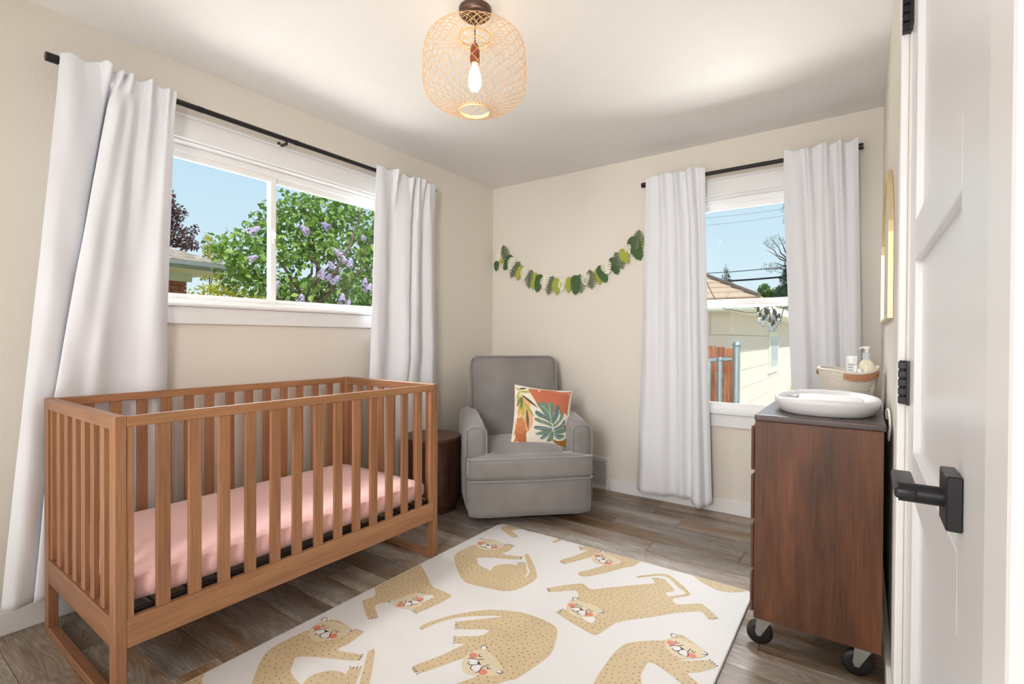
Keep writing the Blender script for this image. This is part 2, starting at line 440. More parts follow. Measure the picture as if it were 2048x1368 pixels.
# ------------------------------------------------------------------ door (closed, in the right wall)
t = thing('door_1', None, None, loc=(W, -2.45, 0), kind='structure')
bm = bmesh.new()
X0 = W+.004; XP = W+.016
def db(y0, y1, z0, z1): box(bm, X0, X0+.035, y0, y1, z0, z1, bev=.0025)
y0, y1 = DY0+.02, DY1-.012
st = .115; stn = .16
rails = [(.01, .22), (.815, .906), (1.303, 1.388), (1.925, 2.035)]
for nm, (a, b_) in (('hinge_stile', (y1-.145, y1)), ('latch_stile', (y0, y0+.255))):
    obj(nm, nbox(X0, X0+.035, a, b_, .01, 2.035, bev=.0007), M['door'], t)
for a, b_ in rails:
    obj('rail', nbox(X0, X0+.035, y0+.255, y1-.145, a, b_, bev=.0015), M['door'], t)
for (a, b_), (c, d_) in zip(rails, rails[1:]):
    obj('panel', nbox(XP, XP+.012, y0+.24, y1-.13, b_-.01, c+.01), M['door'], t)
bm = bmesh.new()
box(bm, W+.002, W+.12, DY0, DY0+.018, 0, DZ); box(bm, W+.002, W+.12, DY1-.01, DY1, 0, DZ); box(bm, W+.002, W+.12, DY0, DY1, DZ-.015, DZ)
obj('jamb', bm, M['white'], t)
for a, b_, c, d_ in ((DY1, DY1+.075, 0, DZ+.075), (DY0-.070, DY0, 0, DZ+.075), (DY0, DY1, DZ, DZ+.075)):
    obj('casing', nbox(W-.016, W, a, b_, c, d_, bev=.004, seg=2), M['white'], t)
for z in (.235, 1.042, 1.90):
    h = obj('hinge', cyl(bmesh.new(), (W-.006, DY1-.012, z-.05), (W-.006, DY1-.012, z+.05), .0075, n=14), M['black'], t)
    bm = bmesh.new()
    for q in range(5): box(bm, W-.015, W+.0, DY1-.024, DY1-.0, z-.049+q*.02, z-.033+q*.02, bev=.001)
    box(bm, W-.002, W+.004, DY1-.05, DY1+.012, z-.05, z+.05, bev=.0008)
    obj('leaf_plate', bm, M['black'], h)
HY, HZ = -2.745, .968
hd = obj('handle', nbox(W-.010, W+.004, HY-.028, HY+.028, HZ-.029, HZ+.029, bev=.0015), M['black'], t, smooth=False)
bm = bmesh.new(); cyl(bm, (W-.048, HY, HZ), (W-.009, HY, HZ), .0105, n=28)
obj('neck', bm, M['black'], hd, True, 40)
bm = nbox(W-.052, W-.031, HY-.011, HY+.088, HZ-.0060, HZ+.0060, bev=.003, seg=3)
obj('lever', bm, M['black'], hd, True, 50)
# space behind the door, closed off
tag(obj('wall_hall', nbox(W+.16, W+.2, DY0-.2, DY1+.2, 0, H), M['wall']), kind='structure')

# ------------------------------------------------------------------ crib
CX0, CX1, CY0, CY1 = .100, .862, -2.946, -1.582
PT = .031       # thickness of the end frames along the crib
t = thing('crib', 'acorn-brown slatted wooden crib with a pink sheeted mattress inside, along the left wall', 'crib', ((CX0+CX1)/2, (CY0+CY1)/2, 0))
for yc in (CY0, CY1-PT):
    ya, yb = yc, yc+PT
    o_ = .0 if yc == CY0 else .0
    for xa, xb in ((CX0, CX0+.046), (CX1-.046, CX1)):
        obj('post', nbox(xa, xb, ya, yb, 0, .90, bev=.002), M['crib'], t)
    obj('end_top_rail', nbox(CX0+.046, CX1-.046, ya+.002, yb-.002, .858, .90, bev=.002), M['crib_x'], t)
    obj('end_bottom_rail', nbox(CX0+.046, CX1-.046, ya+.002, yb-.002, .20, .288, bev=.002), M['crib_x'], t)
    obj('foot_rail', nbox(CX0+.046, CX1-.046, ya, yb, 0, .030, bev=.002), M['crib_x'], t)
    xi0, xi1 = CX0+.046, CX1-.046
    for xa in (xi0, xi1-.022):
        obj('stile', nbox(xa, xa+.022, ya+.008, yb-.004, .288, .858, bev=.001), M['crib'], t)
    n = 6; sw = .037; gap = (xi1-xi0-.044-n*sw)/(n+1)
    for k in range(n):
        xa = xi0+.022+gap+k*(sw+gap)
        obj('slat', nbox(xa, xa+sw, ya+.009, yb-.007, .286, .860, bev=.0015), M['crib'], t)
slx = [-2.817, -2.726, -2.6335, -2.5425, -2.4495, -2.361, -2.2675, -2.175, -2.0815, -1.989, -1.897, -1.802, -1.708]
for side in (0, 1):
    xa, xb = (CX1-.024, CX1) if side else (CX0, CX0+.024)
    ya, yb = CY0+PT, CY1-PT
    obj('side_top_rail', nbox(xa, xb, ya, yb, .866, .898, bev=.002), M['crib_y'], t)
    obj('side_bottom_rail', nbox(xa, xb, ya, yb, .198, .287, bev=.002), M['crib_y'], t)
    xm = (xa+xb)/2
    for c in slx:
        obj('slat', nbox(xm-.007, xm+.007, c-.0195, c+.0195, .286, .868, bev=.0015), M['crib'], t)
    for a in (ya, yb-.019):
        obj('stile', nbox(xm-.008, xm+.008, a, a+.019, .286, .868, bev=.001), M['crib'], t)
bm = bmesh.new()
for yy in (CY0+.06, CY1-.06):
    for zz in (.55, .62):
        cyl(bm, (CX0+.0245, yy-.0, zz), (CX0+.027, yy, zz), .004, n=8)
bm.free()
# metal mattress support with crossing bars
bm = bmesh.new()
zs = .275
box(bm, CX0+.028, CX0+.044, CY0+.05, CY1-.05, zs, zs+.022, bev=.002); box(bm, CX1-.044, CX1-.028, CY0+.05, CY1-.05, zs, zs+.022, bev=.002)
box(bm, CX0+.028, CX1-.028, CY0+.036, CY0+.052, zs, zs+.022, bev=.002); box(bm, CX0+.028, CX1-.028, CY1-.052, CY1-.036, zs, zs+.022, bev=.002)
for k in range(12):
    yy = CY0+.12+k*(CY1-CY0-.24)/11
    tube(bm, [(CX0+.04, yy, zs+.011), (CX1-.04, yy, zs+.011)], .004, 6)
tag(obj('mattress_support', bm, M['black'], t), 'black metal support frame under the mattress')
# mattress: its own thing resting on the support
M['sheet'] = None
def sheetmat():
    mt, nt, b = newmat('pink_gauze'); L = nt.links.new
    tcn = N(nt, 'ShaderNodeTexCoord')
    mp = N(nt, 'ShaderNodeMapping'); mp.inputs['Scale'].default_value = (60, 260, 60); L(tcn.outputs['Object'], mp.inputs[0])
    n1 = N(nt, 'ShaderNodeTexNoise', Scale=1.0, Detail=3.0, Distortion=.6); L(mp.outputs[0], n1.inputs['Vector'])
    n2 = N(nt, 'ShaderNodeTexNoise', Scale=5.0, Detail=4.0); L(tcn.outputs['Object'], n2.inputs['Vector'])
    mx = N(nt, 'ShaderNodeMix'); mx.data_type = 'RGBA'; L(n1.outputs['Fac'], mx.inputs[0])
    mx.inputs[6].default_value = srgb(238, 180, 172); mx.inputs[7].default_value = srgb(252, 214, 210)
    L(mx.outputs[2], b.inputs['Base Color']); b.inputs['Roughness'].default_value = .9
    b.inputs['Sheen Weight'].default_value = .3
    ad = N(nt, 'ShaderNodeMath', operation='MULTIPLY_ADD'); ad.inputs[1].default_value = 2.5; L(n2.outputs['Fac'], ad.inputs[0]); L(n1.outputs['Fac'], ad.inputs[2])
    bp = N(nt, 'ShaderNodeBump', Strength=.5, Distance=.004); L(ad.outputs[0], bp.inputs['Height']); L(bp.outputs[0], b.inputs['Normal'])
    return mt
M['sheet'] = sheetmat()
def msh(p, u):
    # slightly crowned top, tucked bottom
    if p.z < 0: p.x *= 1-.03*min(1, -p.z/.05); p.y *= 1-.014*min(1, -p.z/.05)
    return p
bm = soft_fill((CX0+CX1)/2, (CY0+CY1)/2, .3505, CX1-CX0-.062, CY1-CY0-.085, .107, .042, puff=(0, 0, .004), wob=.0015, seed=2, shape=msh)
tag(obj('crib_mattress', bm, M['sheet'], None, True), 'crib mattress in a crinkled pink gauze fitted sheet', 'mattress')

# ------------------------------------------------------------------ curtain rods and curtains
def rod(name, label, ax, s, a, b_, z, depth, brk, joints=()):
    def P(u, d, zz): return (d*s, u, zz) if ax == 'x' else (u, d*s, zz)
    t = thing(name, label, 'curtain rod', P((a+b_)/2, 0, z))
    bm = bmesh.new(); cyl(bm, P(a, depth, z), P(b_, depth, z), .0125, n=20); obj('pole', bm, M['black'], t, True, 40)
    for u, e in ((a, -1), (b_, 1)):
        bm = bmesh.new(); cyl(bm, P(u-e*.002, depth, z), P(u+e*.034, depth, z), .0175, n=22); cyl(bm, P(u+e*.034, depth, z), P(u+e*.036, depth, z), .0165, n=22)
        obj('finial', bm, M['black'], t, True, 40)
    for u in brk:
        bm = bmesh.new()
        box(bm, *sorted((P(u-.006, 0, 0)[0], P(u+.006, depth, 0)[0])), *sorted((P(u-.006, 0, 0)[1], P(u+.006, depth, 0)[1])), z-.028, z-.016, bev=.001)
        x0, x1 = sorted((P(u-.009, 0, 0)[0], P(u+.009, .004, 0)[0])); y0_, y1_ = sorted((P(u-.009, 0, 0)[1], P(u+.009, .004, 0)[1]))
        box(bm, x0, x1, y0_, y1_, z-.060, z+.004, bev=.001)
        tube(bm, [P(u, depth+math.cos(q)*.0155, z+math.sin(q)*.0155) for q in [R(-180+15*k) for k in range(13)]], .0028, 6)
        obj('bracket', bm, M['black'], t)
    for u in joints:
        bm = bmesh.new()
        for k in range(4): cyl(bm, P(u+k*.006, depth, z), P(u+k*.006+.003, depth, z), .0138, n=18)
        obj('collar', bm, M['black'], t)
    return t
ZR = 2.215
rod('curtain_rod', 'long black curtain rod above the wide window over the crib', 'x', 1, -2.90, -.845, ZR, .082, (-2.78, -1.955, -.95), (-2.40, -1.91))
rod('curtain_rod', 'short black curtain rod above the tall window by the dresser', 'y', -1, 1.415, 2.615, ZR, .082, (1.50, 2.56), (2.14,))

def spline(pts, n):
    P = np.array([pts[0]]+list(pts)+[pts[-1]], float); out = []
    m_ = len(pts)-1
    for i in range(m_):
        p0, p1, p2, p3 = P[i:i+4]
        for k in range(n):
            s = k/n
            out.append(.5*((2*p1)+(-p0+p2)*s+(2*p0-5*p1+4*p2-p3)*s*s+(-p0+3*p1-3*p2+p3)*s**3))
    out.append(P[-2]); return np.array(out)
def curtain(name, label, ax, s, secs, ztop, zbot, seed=0, hem=lambda u: 0, group=None):
    """secs: list of (z, [(u, depth) ...]) cross sections with equal point counts"""
    nsub = 9; cross = [(z, spline(p, nsub)) for z, p in secs]
    cross.sort(key=lambda c: -c[0])
    zs = [ztop-.0, ztop-.004] + [ztop-.02*k for k in range(1, 4)] + [ztop-.079, ztop-.083] + list(np.linspace(ztop-.10, zbot, 70))
    rs = np.random.default_rng(seed); ph = rs.uniform(0, 6.28, 8)
    V = []; n = len(cross[0][1])
    for z in zs:
        for (za, A), (zb, B) in zip(cross, cross[1:]):
            if za >= z >= zb or (z > za and A is cross[0][1]): 
                f = min(1, max(0, (za-z)/(za-zb))); f = f*f*(3-2*f) if False else f
                S = A*(1-f)+B*f; break
        else: S = cross[-1][1]
        fz = (ztop-z)/(ztop-zbot)
        for k, (u, d) in enumerate(S):
            q = k/(n-1)
            ripple = .0022*math.sin(9*u*6+ph[0]+z*4)+.0016*math.sin(31*u+z*17+ph[1])*min(1, 3*fz)
            d2 = d+ripple
            if z > 1.95: d2 = .104+(d2-.104)*1.35 if d2 > .104 else d2
            if abs(z-(ztop-.081)) < .0025: d2 -= .003
            if z > ztop-.078: d2 = max(d2, .1025)
            zz = z
            if fz < .05: zz = z+(.007*math.sin(u*70+ph[2])+.005*math.sin(u*31+ph[3]))*(1-fz/.05)
            if fz > .9: zz = z+hem(q)*(fz-.9)/.1
            V.append((d2*s, u, zz) if ax == 'x' else (u, d2*s, zz))
    F = []
    for i in range(len(zs)-1):
        for k in range(n-1):
            a = i*n+k; F.append((a, a+1, a+n+1, a+n))
    t = pydata(name, V, F, M['curtain'], None, True)
    tag(t, label, 'curtain', group)
    so = t.modifiers.new('thick', 'SOLIDIFY'); so.thickness = .0028; so.offset = 0
    # double hem stitched at the bottom edge
    return t
curtain('curtain', 'white curtain at the far left of the wide window, hanging behind the crib head', 'x', 1, [
 (2.24, [(-2.898,.108),(-2.86,.112),(-2.81,.104),(-2.775,.103),(-2.765,.135),(-2.745,.14),(-2.738,.105),(-2.726,.102),(-2.712,.132),(-2.698,.13),(-2.69,.104),(-2.672,.132),(-2.655,.106),(-2.62,.104),(-2.602,.13),(-2.588,.106),(-2.55,.104),(-2.535,.122),(-2.515,.105),(-2.497,.108)]),
 (2.10, [(-2.905,.104),(-2.86,.112),(-2.80,.098),(-2.765,.085),(-2.752,.075),(-2.748,.06),(-2.742,.05),(-2.736,.05),(-2.745,.09),(-2.748,.12),(-2.72,.135),(-2.69,.12),(-2.665,.118),(-2.635,.09),(-2.605,.115),(-2.575,.09),(-2.555,.085),(-2.54,.108),(-2.52,.10),(-2.505,.095)]),
 (1.30, [(-2.965,.085),(-2.93,.105),(-2.89,.10),(-2.862,.08),(-2.852,.06),(-2.846,.045),(-2.838,.035),(-2.838,.045),(-2.852,.085),(-2.862,.11),(-2.83,.125),(-2.79,.115),(-2.75,.118),(-2.70,.085),(-2.66,.072),(-2.63,.085),(-2.60,.11),(-2.575,.112),(-2.55,.10),(-2.52,.07)]),
 (.90, [(-2.998,.075),(-2.97,.09),(-2.935,.085),(-2.912,.07),(-2.902,.05),(-2.896,.04),(-2.89,.03),(-2.89,.04),(-2.902,.07),(-2.912,.088),(-2.88,.092),(-2.83,.085),(-2.79,.09),(-2.735,.06),(-2.69,.05),(-2.65,.06),(-2.615,.085),(-2.585,.09),(-2.55,.075),(-2.518,.05)]),
 (.10, [(-3.06,.06),(-3.03,.085),(-3.0,.08),(-2.972,.06),(-2.962,.045),(-2.956,.036),(-2.95,.028),(-2.95,.035),(-2.962,.06),(-2.972,.082),(-2.94,.084),(-2.89,.07),(-2.84,.082),(-2.78,.05),(-2.72,.045),(-2.67,.055),(-2.63,.08),(-2.59,.084),(-2.55,.07),(-2.51,.045)])],
 2.245, .115, 1)
curtain('curtain', 'white curtain between the wide window and the corner, behind the side table', 'x', 1, [
 (2.24, [(-1.365,.108),(-1.32,.110),(-1.26,.105),(-1.22,.104),(-1.205,.13),(-1.185,.106),(-1.13,.104),(-1.085,.104),(-1.078,.13),(-1.06,.13),(-1.045,.102),(-1.025,.104),(-1.015,.13),(-.99,.105),(-.95,.125),(-.93,.104),(-.90,.12),(-.88,.105),(-.845,.106),(-.822,.104)]),
 (1.9, [(-1.372,.10),(-1.33,.11),(-1.28,.105),(-1.24,.085),(-1.21,.08),(-1.18,.10),(-1.13,.125),(-1.09,.125),(-1.065,.10),(-1.055,.06),(-1.05,.05),(-1.058,.09),(-1.03,.13),(-.99,.12),(-.96,.08),(-.94,.08),(-.91,.115),(-.88,.12),(-.85,.10),(-.822,.085)]),
 (1.0, [(-1.39,.08),(-1.35,.105),(-1.30,.10),(-1.25,.07),(-1.215,.065),(-1.18,.09),(-1.14,.13),(-1.105,.135),(-1.085,.10),(-1.078,.06),(-1.075,.045),(-1.09,.09),(-1.06,.135),(-1.01,.125),(-.97,.075),(-.94,.07),(-.90,.11),(-.865,.125),(-.83,.10),(-.795,.075)]),
 (.52, [(-1.39,.06),(-1.355,.078),(-1.31,.072),(-1.27,.05),(-1.235,.05),(-1.20,.065),(-1.165,.075),(-1.13,.08),(-1.11,.065),(-1.10,.05),(-1.095,.04),(-1.11,.06),(-1.08,.082),(-1.02,.082),(-.97,.055),(-.93,.05),(-.88,.072),(-.84,.082),(-.79,.075),(-.75,.06)]),
 (.10, [(-1.39,.06),(-1.355,.08),(-1.31,.075),(-1.27,.05),(-1.235,.05),(-1.20,.065),(-1.165,.075),(-1.13,.08),(-1.11,.065),(-1.10,.05),(-1.095,.04),(-1.11,.06),(-1.08,.082),(-1.02,.082),(-.97,.055),(-.93,.05),(-.88,.072),(-.84,.082),(-.79,.075),(-.745,.06)])],
 2.245, .10, 2)
curtain('curtain', 'white curtain left of the tall window, next to the leaf garland', 'y', -1, [
 (2.25, [(1.418,.108),(1.46,.112),(1.50,.104),(1.53,.13),(1.555,.105),(1.60,.104),(1.625,.13),(1.65,.105),(1.685,.104),(1.705,.13),(1.73,.13),(1.75,.105),(1.79,.112),(1.813,.105)]),
 (1.9, [(1.41,.10),(1.46,.12),(1.51,.105),(1.55,.125),(1.585,.10),(1.62,.105),(1.65,.125),(1.68,.10),(1.705,.09),(1.73,.125),(1.755,.12),(1.775,.09),(1.795,.11),(1.815,.10)]),
 (.9, [(1.385,.08),(1.44,.125),(1.50,.11),(1.55,.12),(1.59,.085),(1.63,.09),(1.665,.12),(1.70,.09),(1.725,.08),(1.75,.125),(1.78,.13),(1.80,.09),(1.82,.10),(1.84,.085)]),
 (.08, [(1.352,.06),(1.41,.13),(1.49,.12),(1.55,.11),(1.60,.075),(1.64,.08),(1.675,.10),(1.705,.075),(1.73,.07),(1.76,.12),(1.80,.14),(1.83,.10),(1.85,.10),(1.868,.085)])],
 2.255, .07, 3, hem=lambda q: .0 if q < .55 else -.03*math.sin((q-.55)/.45*math.pi)**2)
curtain('curtain', 'white curtain right of the tall window, behind the dresser', 'y', -1, [
 (2.25, [(2.262,.108),(2.30,.112),(2.34,.104),(2.37,.104),(2.385,.128),(2.41,.105),(2.45,.104),(2.475,.13),(2.495,.104),(2.525,.104),(2.545,.13),(2.565,.105),(2.60,.11),(2.628,.105)]),
 (1.9, [(2.268,.10),(2.31,.12),(2.35,.12),(2.38,.105),(2.405,.12),(2.43,.10),(2.455,.095),(2.48,.125),(2.505,.12),(2.53,.095),(2.555,.12),(2.58,.10),(2.61,.11),(2.634,.10)]),
 (.9, [(2.312,.085),(2.35,.12),(2.39,.13),(2.42,.10),(2.44,.09),(2.465,.08),(2.49,.085),(2.51,.12),(2.535,.12),(2.56,.09),(2.58,.10),(2.605,.11),(2.63,.11),(2.655,.09)]),
 (.08, [(2.33,.07),(2.37,.11),(2.41,.13),(2.44,.10),(2.46,.08),(2.48,.075),(2.50,.08),(2.52,.11),(2.545,.12),(2.57,.09),(2.59,.10),(2.615,.11),(2.64,.11),(2.665,.08)])],
 2.255, .085, 4)

# ------------------------------------------------------------------ play mat with printed cheetahs
RX0, RX1, RY0, RY1, RZ = .868, 2.272, -3.05, -1.036, .013
def rugmat():
    mt, nt, b = newmat('cream_mat'); L = nt.links.new
    tcn = N(nt, 'ShaderNodeTexCoord')
    wv = N(nt, 'ShaderNodeTexWave', Scale=110.0); wv.bands_direction = 'X'; L(tcn.outputs['Object'], wv.inputs[0])
    w2 = N(nt, 'ShaderNodeTexWave', Scale=110.0); w2.bands_direction = 'Y'; L(tcn.outputs['Object'], w2.inputs[0])
    mu = N(nt, 'ShaderNodeMath', operation='MULTIPLY'); L(wv.outputs['Fac'], mu.inputs[0]); L(w2.outputs['Fac'], mu.inputs[1])
    bp = N(nt, 'ShaderNodeBump', Strength=.35, Distance=.0008); L(mu.outputs[0], bp.inputs['Height']); L(bp.outputs[0], b.inputs['Normal'])
    b.inputs['Base Color'].default_value = srgb(210, 206, 203); b.inputs['Roughness'].default_value = .6
    return mt
M['rug'] = rugmat()
def printmat(name, c, var=.08):
    mt = plain(name, c, .6, var=var, vscale=9); return mt
M['tan'] = printmat('tan_print', srgb(192, 170, 134), .10)
M['tan2'] = printmat('pale_tan_print', srgb(203, 187, 158), .06)
M['spot'] = printmat('spot_print', srgb(140, 114, 84)); M['ink'] = printmat('ink_print', srgb(70, 66, 66)); M['blush'] = printmat('coral_print', srgb(206, 120, 102)); M['whitep'] = printmat('white_print', srgb(212, 208, 204))
t = thing('play_mat', 'cream padded floor mat printed with sleepy spotted cheetahs', 'rug', ((RX0+RX1)/2, (RY0+RY1)/2, 0))
def rrect(x0, x1, y0, y1, r, n=8):
    P = []
    for cx, cy, a in ((x1-r, y1-r, 0), (x0+r, y1-r, 90), (x0+r, y0+r, 180), (x1-r, y0+r, 270)):
        for k in range(n+1): P.append((cx+r*math.cos(R(a+90*k/n)), cy+r*math.sin(R(a+90*k/n))))
    return P
def slab(bm, P, z0, z1, inset=0):
    lo = [bm.verts.new((x, y, z0)) for x, y in P]; c = Vector((sum(p[0] for p in P)/len(P), sum(p[1] for p in P)/len(P)))
    mid = [bm.verts.new((x, y, z1-inset)) for x, y in P]
    hi = []
    for x, y in P:
        d = Vector((x, y))-c; hi.append(bm.verts.new((x-math.copysign(inset, d.x), y-math.copysign(inset, d.y), z1)))
    n = len(P)
    for A, B in ((lo, mid), (mid, hi)):
        for k in range(n): bm.faces.new((A[k], A[(k+1) % n], B[(k+1) % n], B[k]))
    bm.faces.new(hi); bm.faces.new(lo[::-1]); return bm
obj('mat_body', slab(bmesh.new(), rrect(RX0, RX1, RY0, RY1, .035), .003, RZ, .003), M['rug'], t)
obj('mat_backing', slab(bmesh.new(), rrect(RX0+.001, RX1-.001, RY0+.001, RY1-.001, .035), 0, .003), M['black'], t)
DATA = json.loads(r'''{"holeB":[[1.724,-1.665],[1.753,-1.658],[1.777,-1.637],[1.795,-1.65],[1.793,-1.682],[1.758,-1.676]],"A":[[0.935,-1.347],[0.937,-1.322],[0.939,-1.296],[0.978,-1.271],[1.035,-1.272],[1.049,-1.273],[1.062,-1.325],[1.064,-1.373],[1.08,-1.312],[1.083,-1.27],[1.123,-1.262],[1.135,-1.298],[1.14,-1.345],[1.141,-1.385],[1.229,-1.353],[1.245,-1.38],[1.18,-1.419],[1.116,-1.451],[1.058,-1.493],[1.087,-1.526],[1.115,-1.55],[1.194,-1.564],[1.2,-1.56],[1.184,-1.525],[1.197,-1.489],[1.226,-1.459],[1.265,-1.448],[1.282,-1.458],[1.258,-1.424],[1.288,-1.399],[1.328,-1.446],[1.353,-1.477],[1.371,-1.53],[1.369,-1.495],[1.355,-1.461],[1.324,-1.427],[1.25,-1.345],[1.236,-1.328],[1.237,-1.311],[1.253,-1.311],[1.355,-1.412],[1.408,-1.477],[1.422,-1.513],[1.42,-1.578],[1.4,-1.647],[1.366,-1.683],[1.309,-1.701],[1.201,-1.724],[1.153,-1.715],[1.094,-1.678],[1.016,-1.615],[0.961,-1.563],[0.94,-1.53],[0.933,-1.474],[0.94,-1.388],[0.95,-1.376]],"B":[[1.512,-1.545],[1.561,-1.476],[1.597,-1.435],[1.625,-1.419],[1.673,-1.441],[1.718,-1.395],[1.803,-1.305],[1.876,-1.23],[1.884,-1.213],[1.864,-1.182],[1.904,-1.153],[1.928,-1.171],[1.981,-1.234],[1.956,-1.275],[1.974,-1.297],[1.99,-1.281],[2.029,-1.231],[1.978,-1.188],[1.936,-1.145],[1.909,-1.131],[1.877,-1.139],[1.838,-1.18],[1.802,-1.219],[1.795,-1.206],[1.83,-1.16],[1.87,-1.118],[1.912,-1.101],[1.957,-1.132],[1.997,-1.165],[2.043,-1.216],[2.045,-1.242],[1.998,-1.306],[2.027,-1.341],[2.099,-1.281],[2.125,-1.287],[2.19,-1.35],[2.162,-1.377],[2.129,-1.344],[2.101,-1.356],[2.033,-1.421],[1.972,-1.499],[1.909,-1.568],[1.877,-1.613],[1.866,-1.638],[1.849,-1.727],[1.837,-1.746],[1.807,-1.744],[1.651,-1.701],[1.656,-1.66],[1.666,-1.659],[1.658,-1.64],[1.65,-1.617],[1.644,-1.579],[1.656,-1.536],[1.619,-1.495],[1.539,-1.567]],"C2":[[0.86,-1.993],[0.933,-2.045],[0.922,-2.1],[0.959,-2.128],[1.05,-2.175],[1.073,-2.145],[0.997,-2.096],[1.033,-2.035],[1.049,-2.043],[1.084,-2.052],[1.107,-2.045],[1.139,-2.012],[1.143,-2.022],[1.181,-2.035],[1.201,-1.939],[1.208,-1.883],[1.199,-1.848],[1.139,-1.842],[1.08,-1.84],[1.005,-1.794],[0.934,-1.75],[0.871,-1.716],[0.789,-1.661],[0.786,-1.952]],"hole2":[[1.097,-1.927],[1.126,-1.9],[1.149,-1.905],[1.142,-1.956],[1.135,-1.967],[1.121,-1.941]],"C4":[[1.265,-2.1],[1.264,-2.07],[1.285,-2.006],[1.333,-1.924],[1.395,-1.852],[1.46,-1.808],[1.534,-1.779],[1.604,-1.773],[1.66,-1.778],[1.695,-1.79],[1.721,-1.826],[1.752,-1.906],[1.761,-1.957],[1.748,-2.05],[1.734,-2.12],[1.713,-2.146],[1.654,-2.264],[1.587,-2.356],[1.547,-2.336],[1.573,-2.284],[1.619,-2.189],[1.617,-2.182],[1.581,-2.194],[1.556,-2.184],[1.535,-2.165],[1.525,-2.137],[1.455,-2.284],[1.413,-2.272],[1.448,-2.178],[1.468,-2.1],[1.474,-2.078],[1.445,-2.091],[1.417,-2.063],[1.483,-2.009],[1.498,-1.969],[1.491,-1.959],[1.467,-1.967],[1.389,-2.02],[1.358,-1.989],[1.392,-1.945],[1.478,-1.853],[1.446,-1.868],[1.385,-1.914],[1.332,-1.969],[1.296,-2.04],[1.282,-2.104]],"D":[[2.065,-1.621],[2.087,-1.568],[2.107,-1.551],[2.137,-1.564],[2.175,-1.584],[2.197,-1.604],[2.188,-1.635],[2.182,-1.663],[2.159,-1.688],[2.142,-1.705],[2.171,-1.692],[2.226,-1.648],[2.257,-1.667],[2.245,-1.692],[2.214,-1.734],[2.188,-1.761],[2.228,-1.788],[2.257,-1.821],[2.244,-1.848],[2.213,-1.842],[2.176,-1.819],[2.126,-1.794],[2.065,-1.777],[2.06,-1.825],[2.065,-1.868],[2.09,-1.924],[2.111,-2.041],[1.979,-2.072],[1.952,-1.99],[1.943,-1.901],[1.941,-1.802],[1.951,-1.74],[1.976,-1.698],[2.031,-1.649]],"Dc":[[2.002,-1.027],[2.089,-1.099],[2.157,-1.115],[2.214,-1.083],[2.251,-1.031],[2.264,-0.937],[2.051,-0.944]],"E1":[[0.859,-2.702],[0.896,-2.723],[0.924,-2.734],[0.972,-2.773],[0.873,-2.843],[0.791,-2.77]],"face":{"chL":[[1.542,-2.11]],"chR":[[1.624,-2.158]],"nose":[[1.576,-2.128],[1.58,-2.123],[1.598,-2.134],[1.586,-2.139]],"m1":[[1.545,-2.138],[1.562,-2.119],[1.585,-2.134],[1.578,-2.146],[1.563,-2.155]],"m2":[[1.573,-2.153],[1.596,-2.136],[1.609,-2.156],[1.601,-2.17],[1.586,-2.172]],"l1":[[1.554,-2.138],[1.552,-2.148],[1.561,-2.155],[1.574,-2.15],[1.584,-2.137]],"l2":[[1.586,-2.139],[1.576,-2.149],[1.575,-2.161],[1.582,-2.17],[1.594,-2.17]],"e1":[[1.559,-2.088],[1.557,-2.096],[1.563,-2.102],[1.573,-2.095]],"e2":[[1.624,-2.123],[1.623,-2.131],[1.629,-2.136],[1.636,-2.128]],"b1":[[1.54,-2.136],[1.545,-2.127],[1.571,-2.117],[1.588,-2.102]],"b2":[[1.606,-2.177],[1.612,-2.164],[1.608,-2.142],[1.618,-2.115]],"ear1":[[1.541,-2.066],[1.534,-2.052],[1.538,-2.044],[1.547,-2.042],[1.56,-2.055]],"ear2":[[1.662,-2.133],[1.677,-2.129],[1.679,-2.121],[1.665,-2.115]],"head":[[1.535,-2.165],[1.523,-2.134],[1.519,-2.105],[1.535,-2.073],[1.567,-2.061],[1.609,-2.072],[1.651,-2.092],[1.678,-2.115],[1.672,-2.142],[1.644,-2.167],[1.611,-2.186],[1.581,-2.194],[1.556,-2.184]]},"anch":{"A":[[0.958,-1.348],[1.054,-1.344],[1.014,-1.352]],"D":[[2.09,-1.626],[2.172,-1.655],[2.139,-1.642]],"B":[[1.668,-1.612],[1.758,-1.631],[1.713,-1.625]],"C2":[[1.081,-2.033],[1.116,-1.954],[1.099,-1.992]],"C4":[[1.542,-2.11],[1.624,-2.158],[1.588,-2.132]]},"claw":{"A":[[[1.085,-1.273],[1.124,-1.267]],[[1.228,-1.353],[1.243,-1.378]],[[1.258,-1.422],[1.287,-1.401]]],"B":[[[1.513,-1.547],[1.535,-1.565]],[[1.649,-1.698],[1.656,-1.661]],[[1.866,-1.184],[1.887,-1.169]],[[2.161,-1.374],[2.188,-1.349]]],"C2":[[[1.053,-2.175],[1.073,-2.147]],[[1.143,-2.027],[1.183,-2.033]]],"C4":[[[1.359,-1.988],[1.388,-2.021]],[[1.418,-2.062],[1.443,-2.093]],[[1.418,-2.273],[1.454,-2.288]]],"D":[[[2.228,-1.649],[2.256,-1.666]]]}}''')
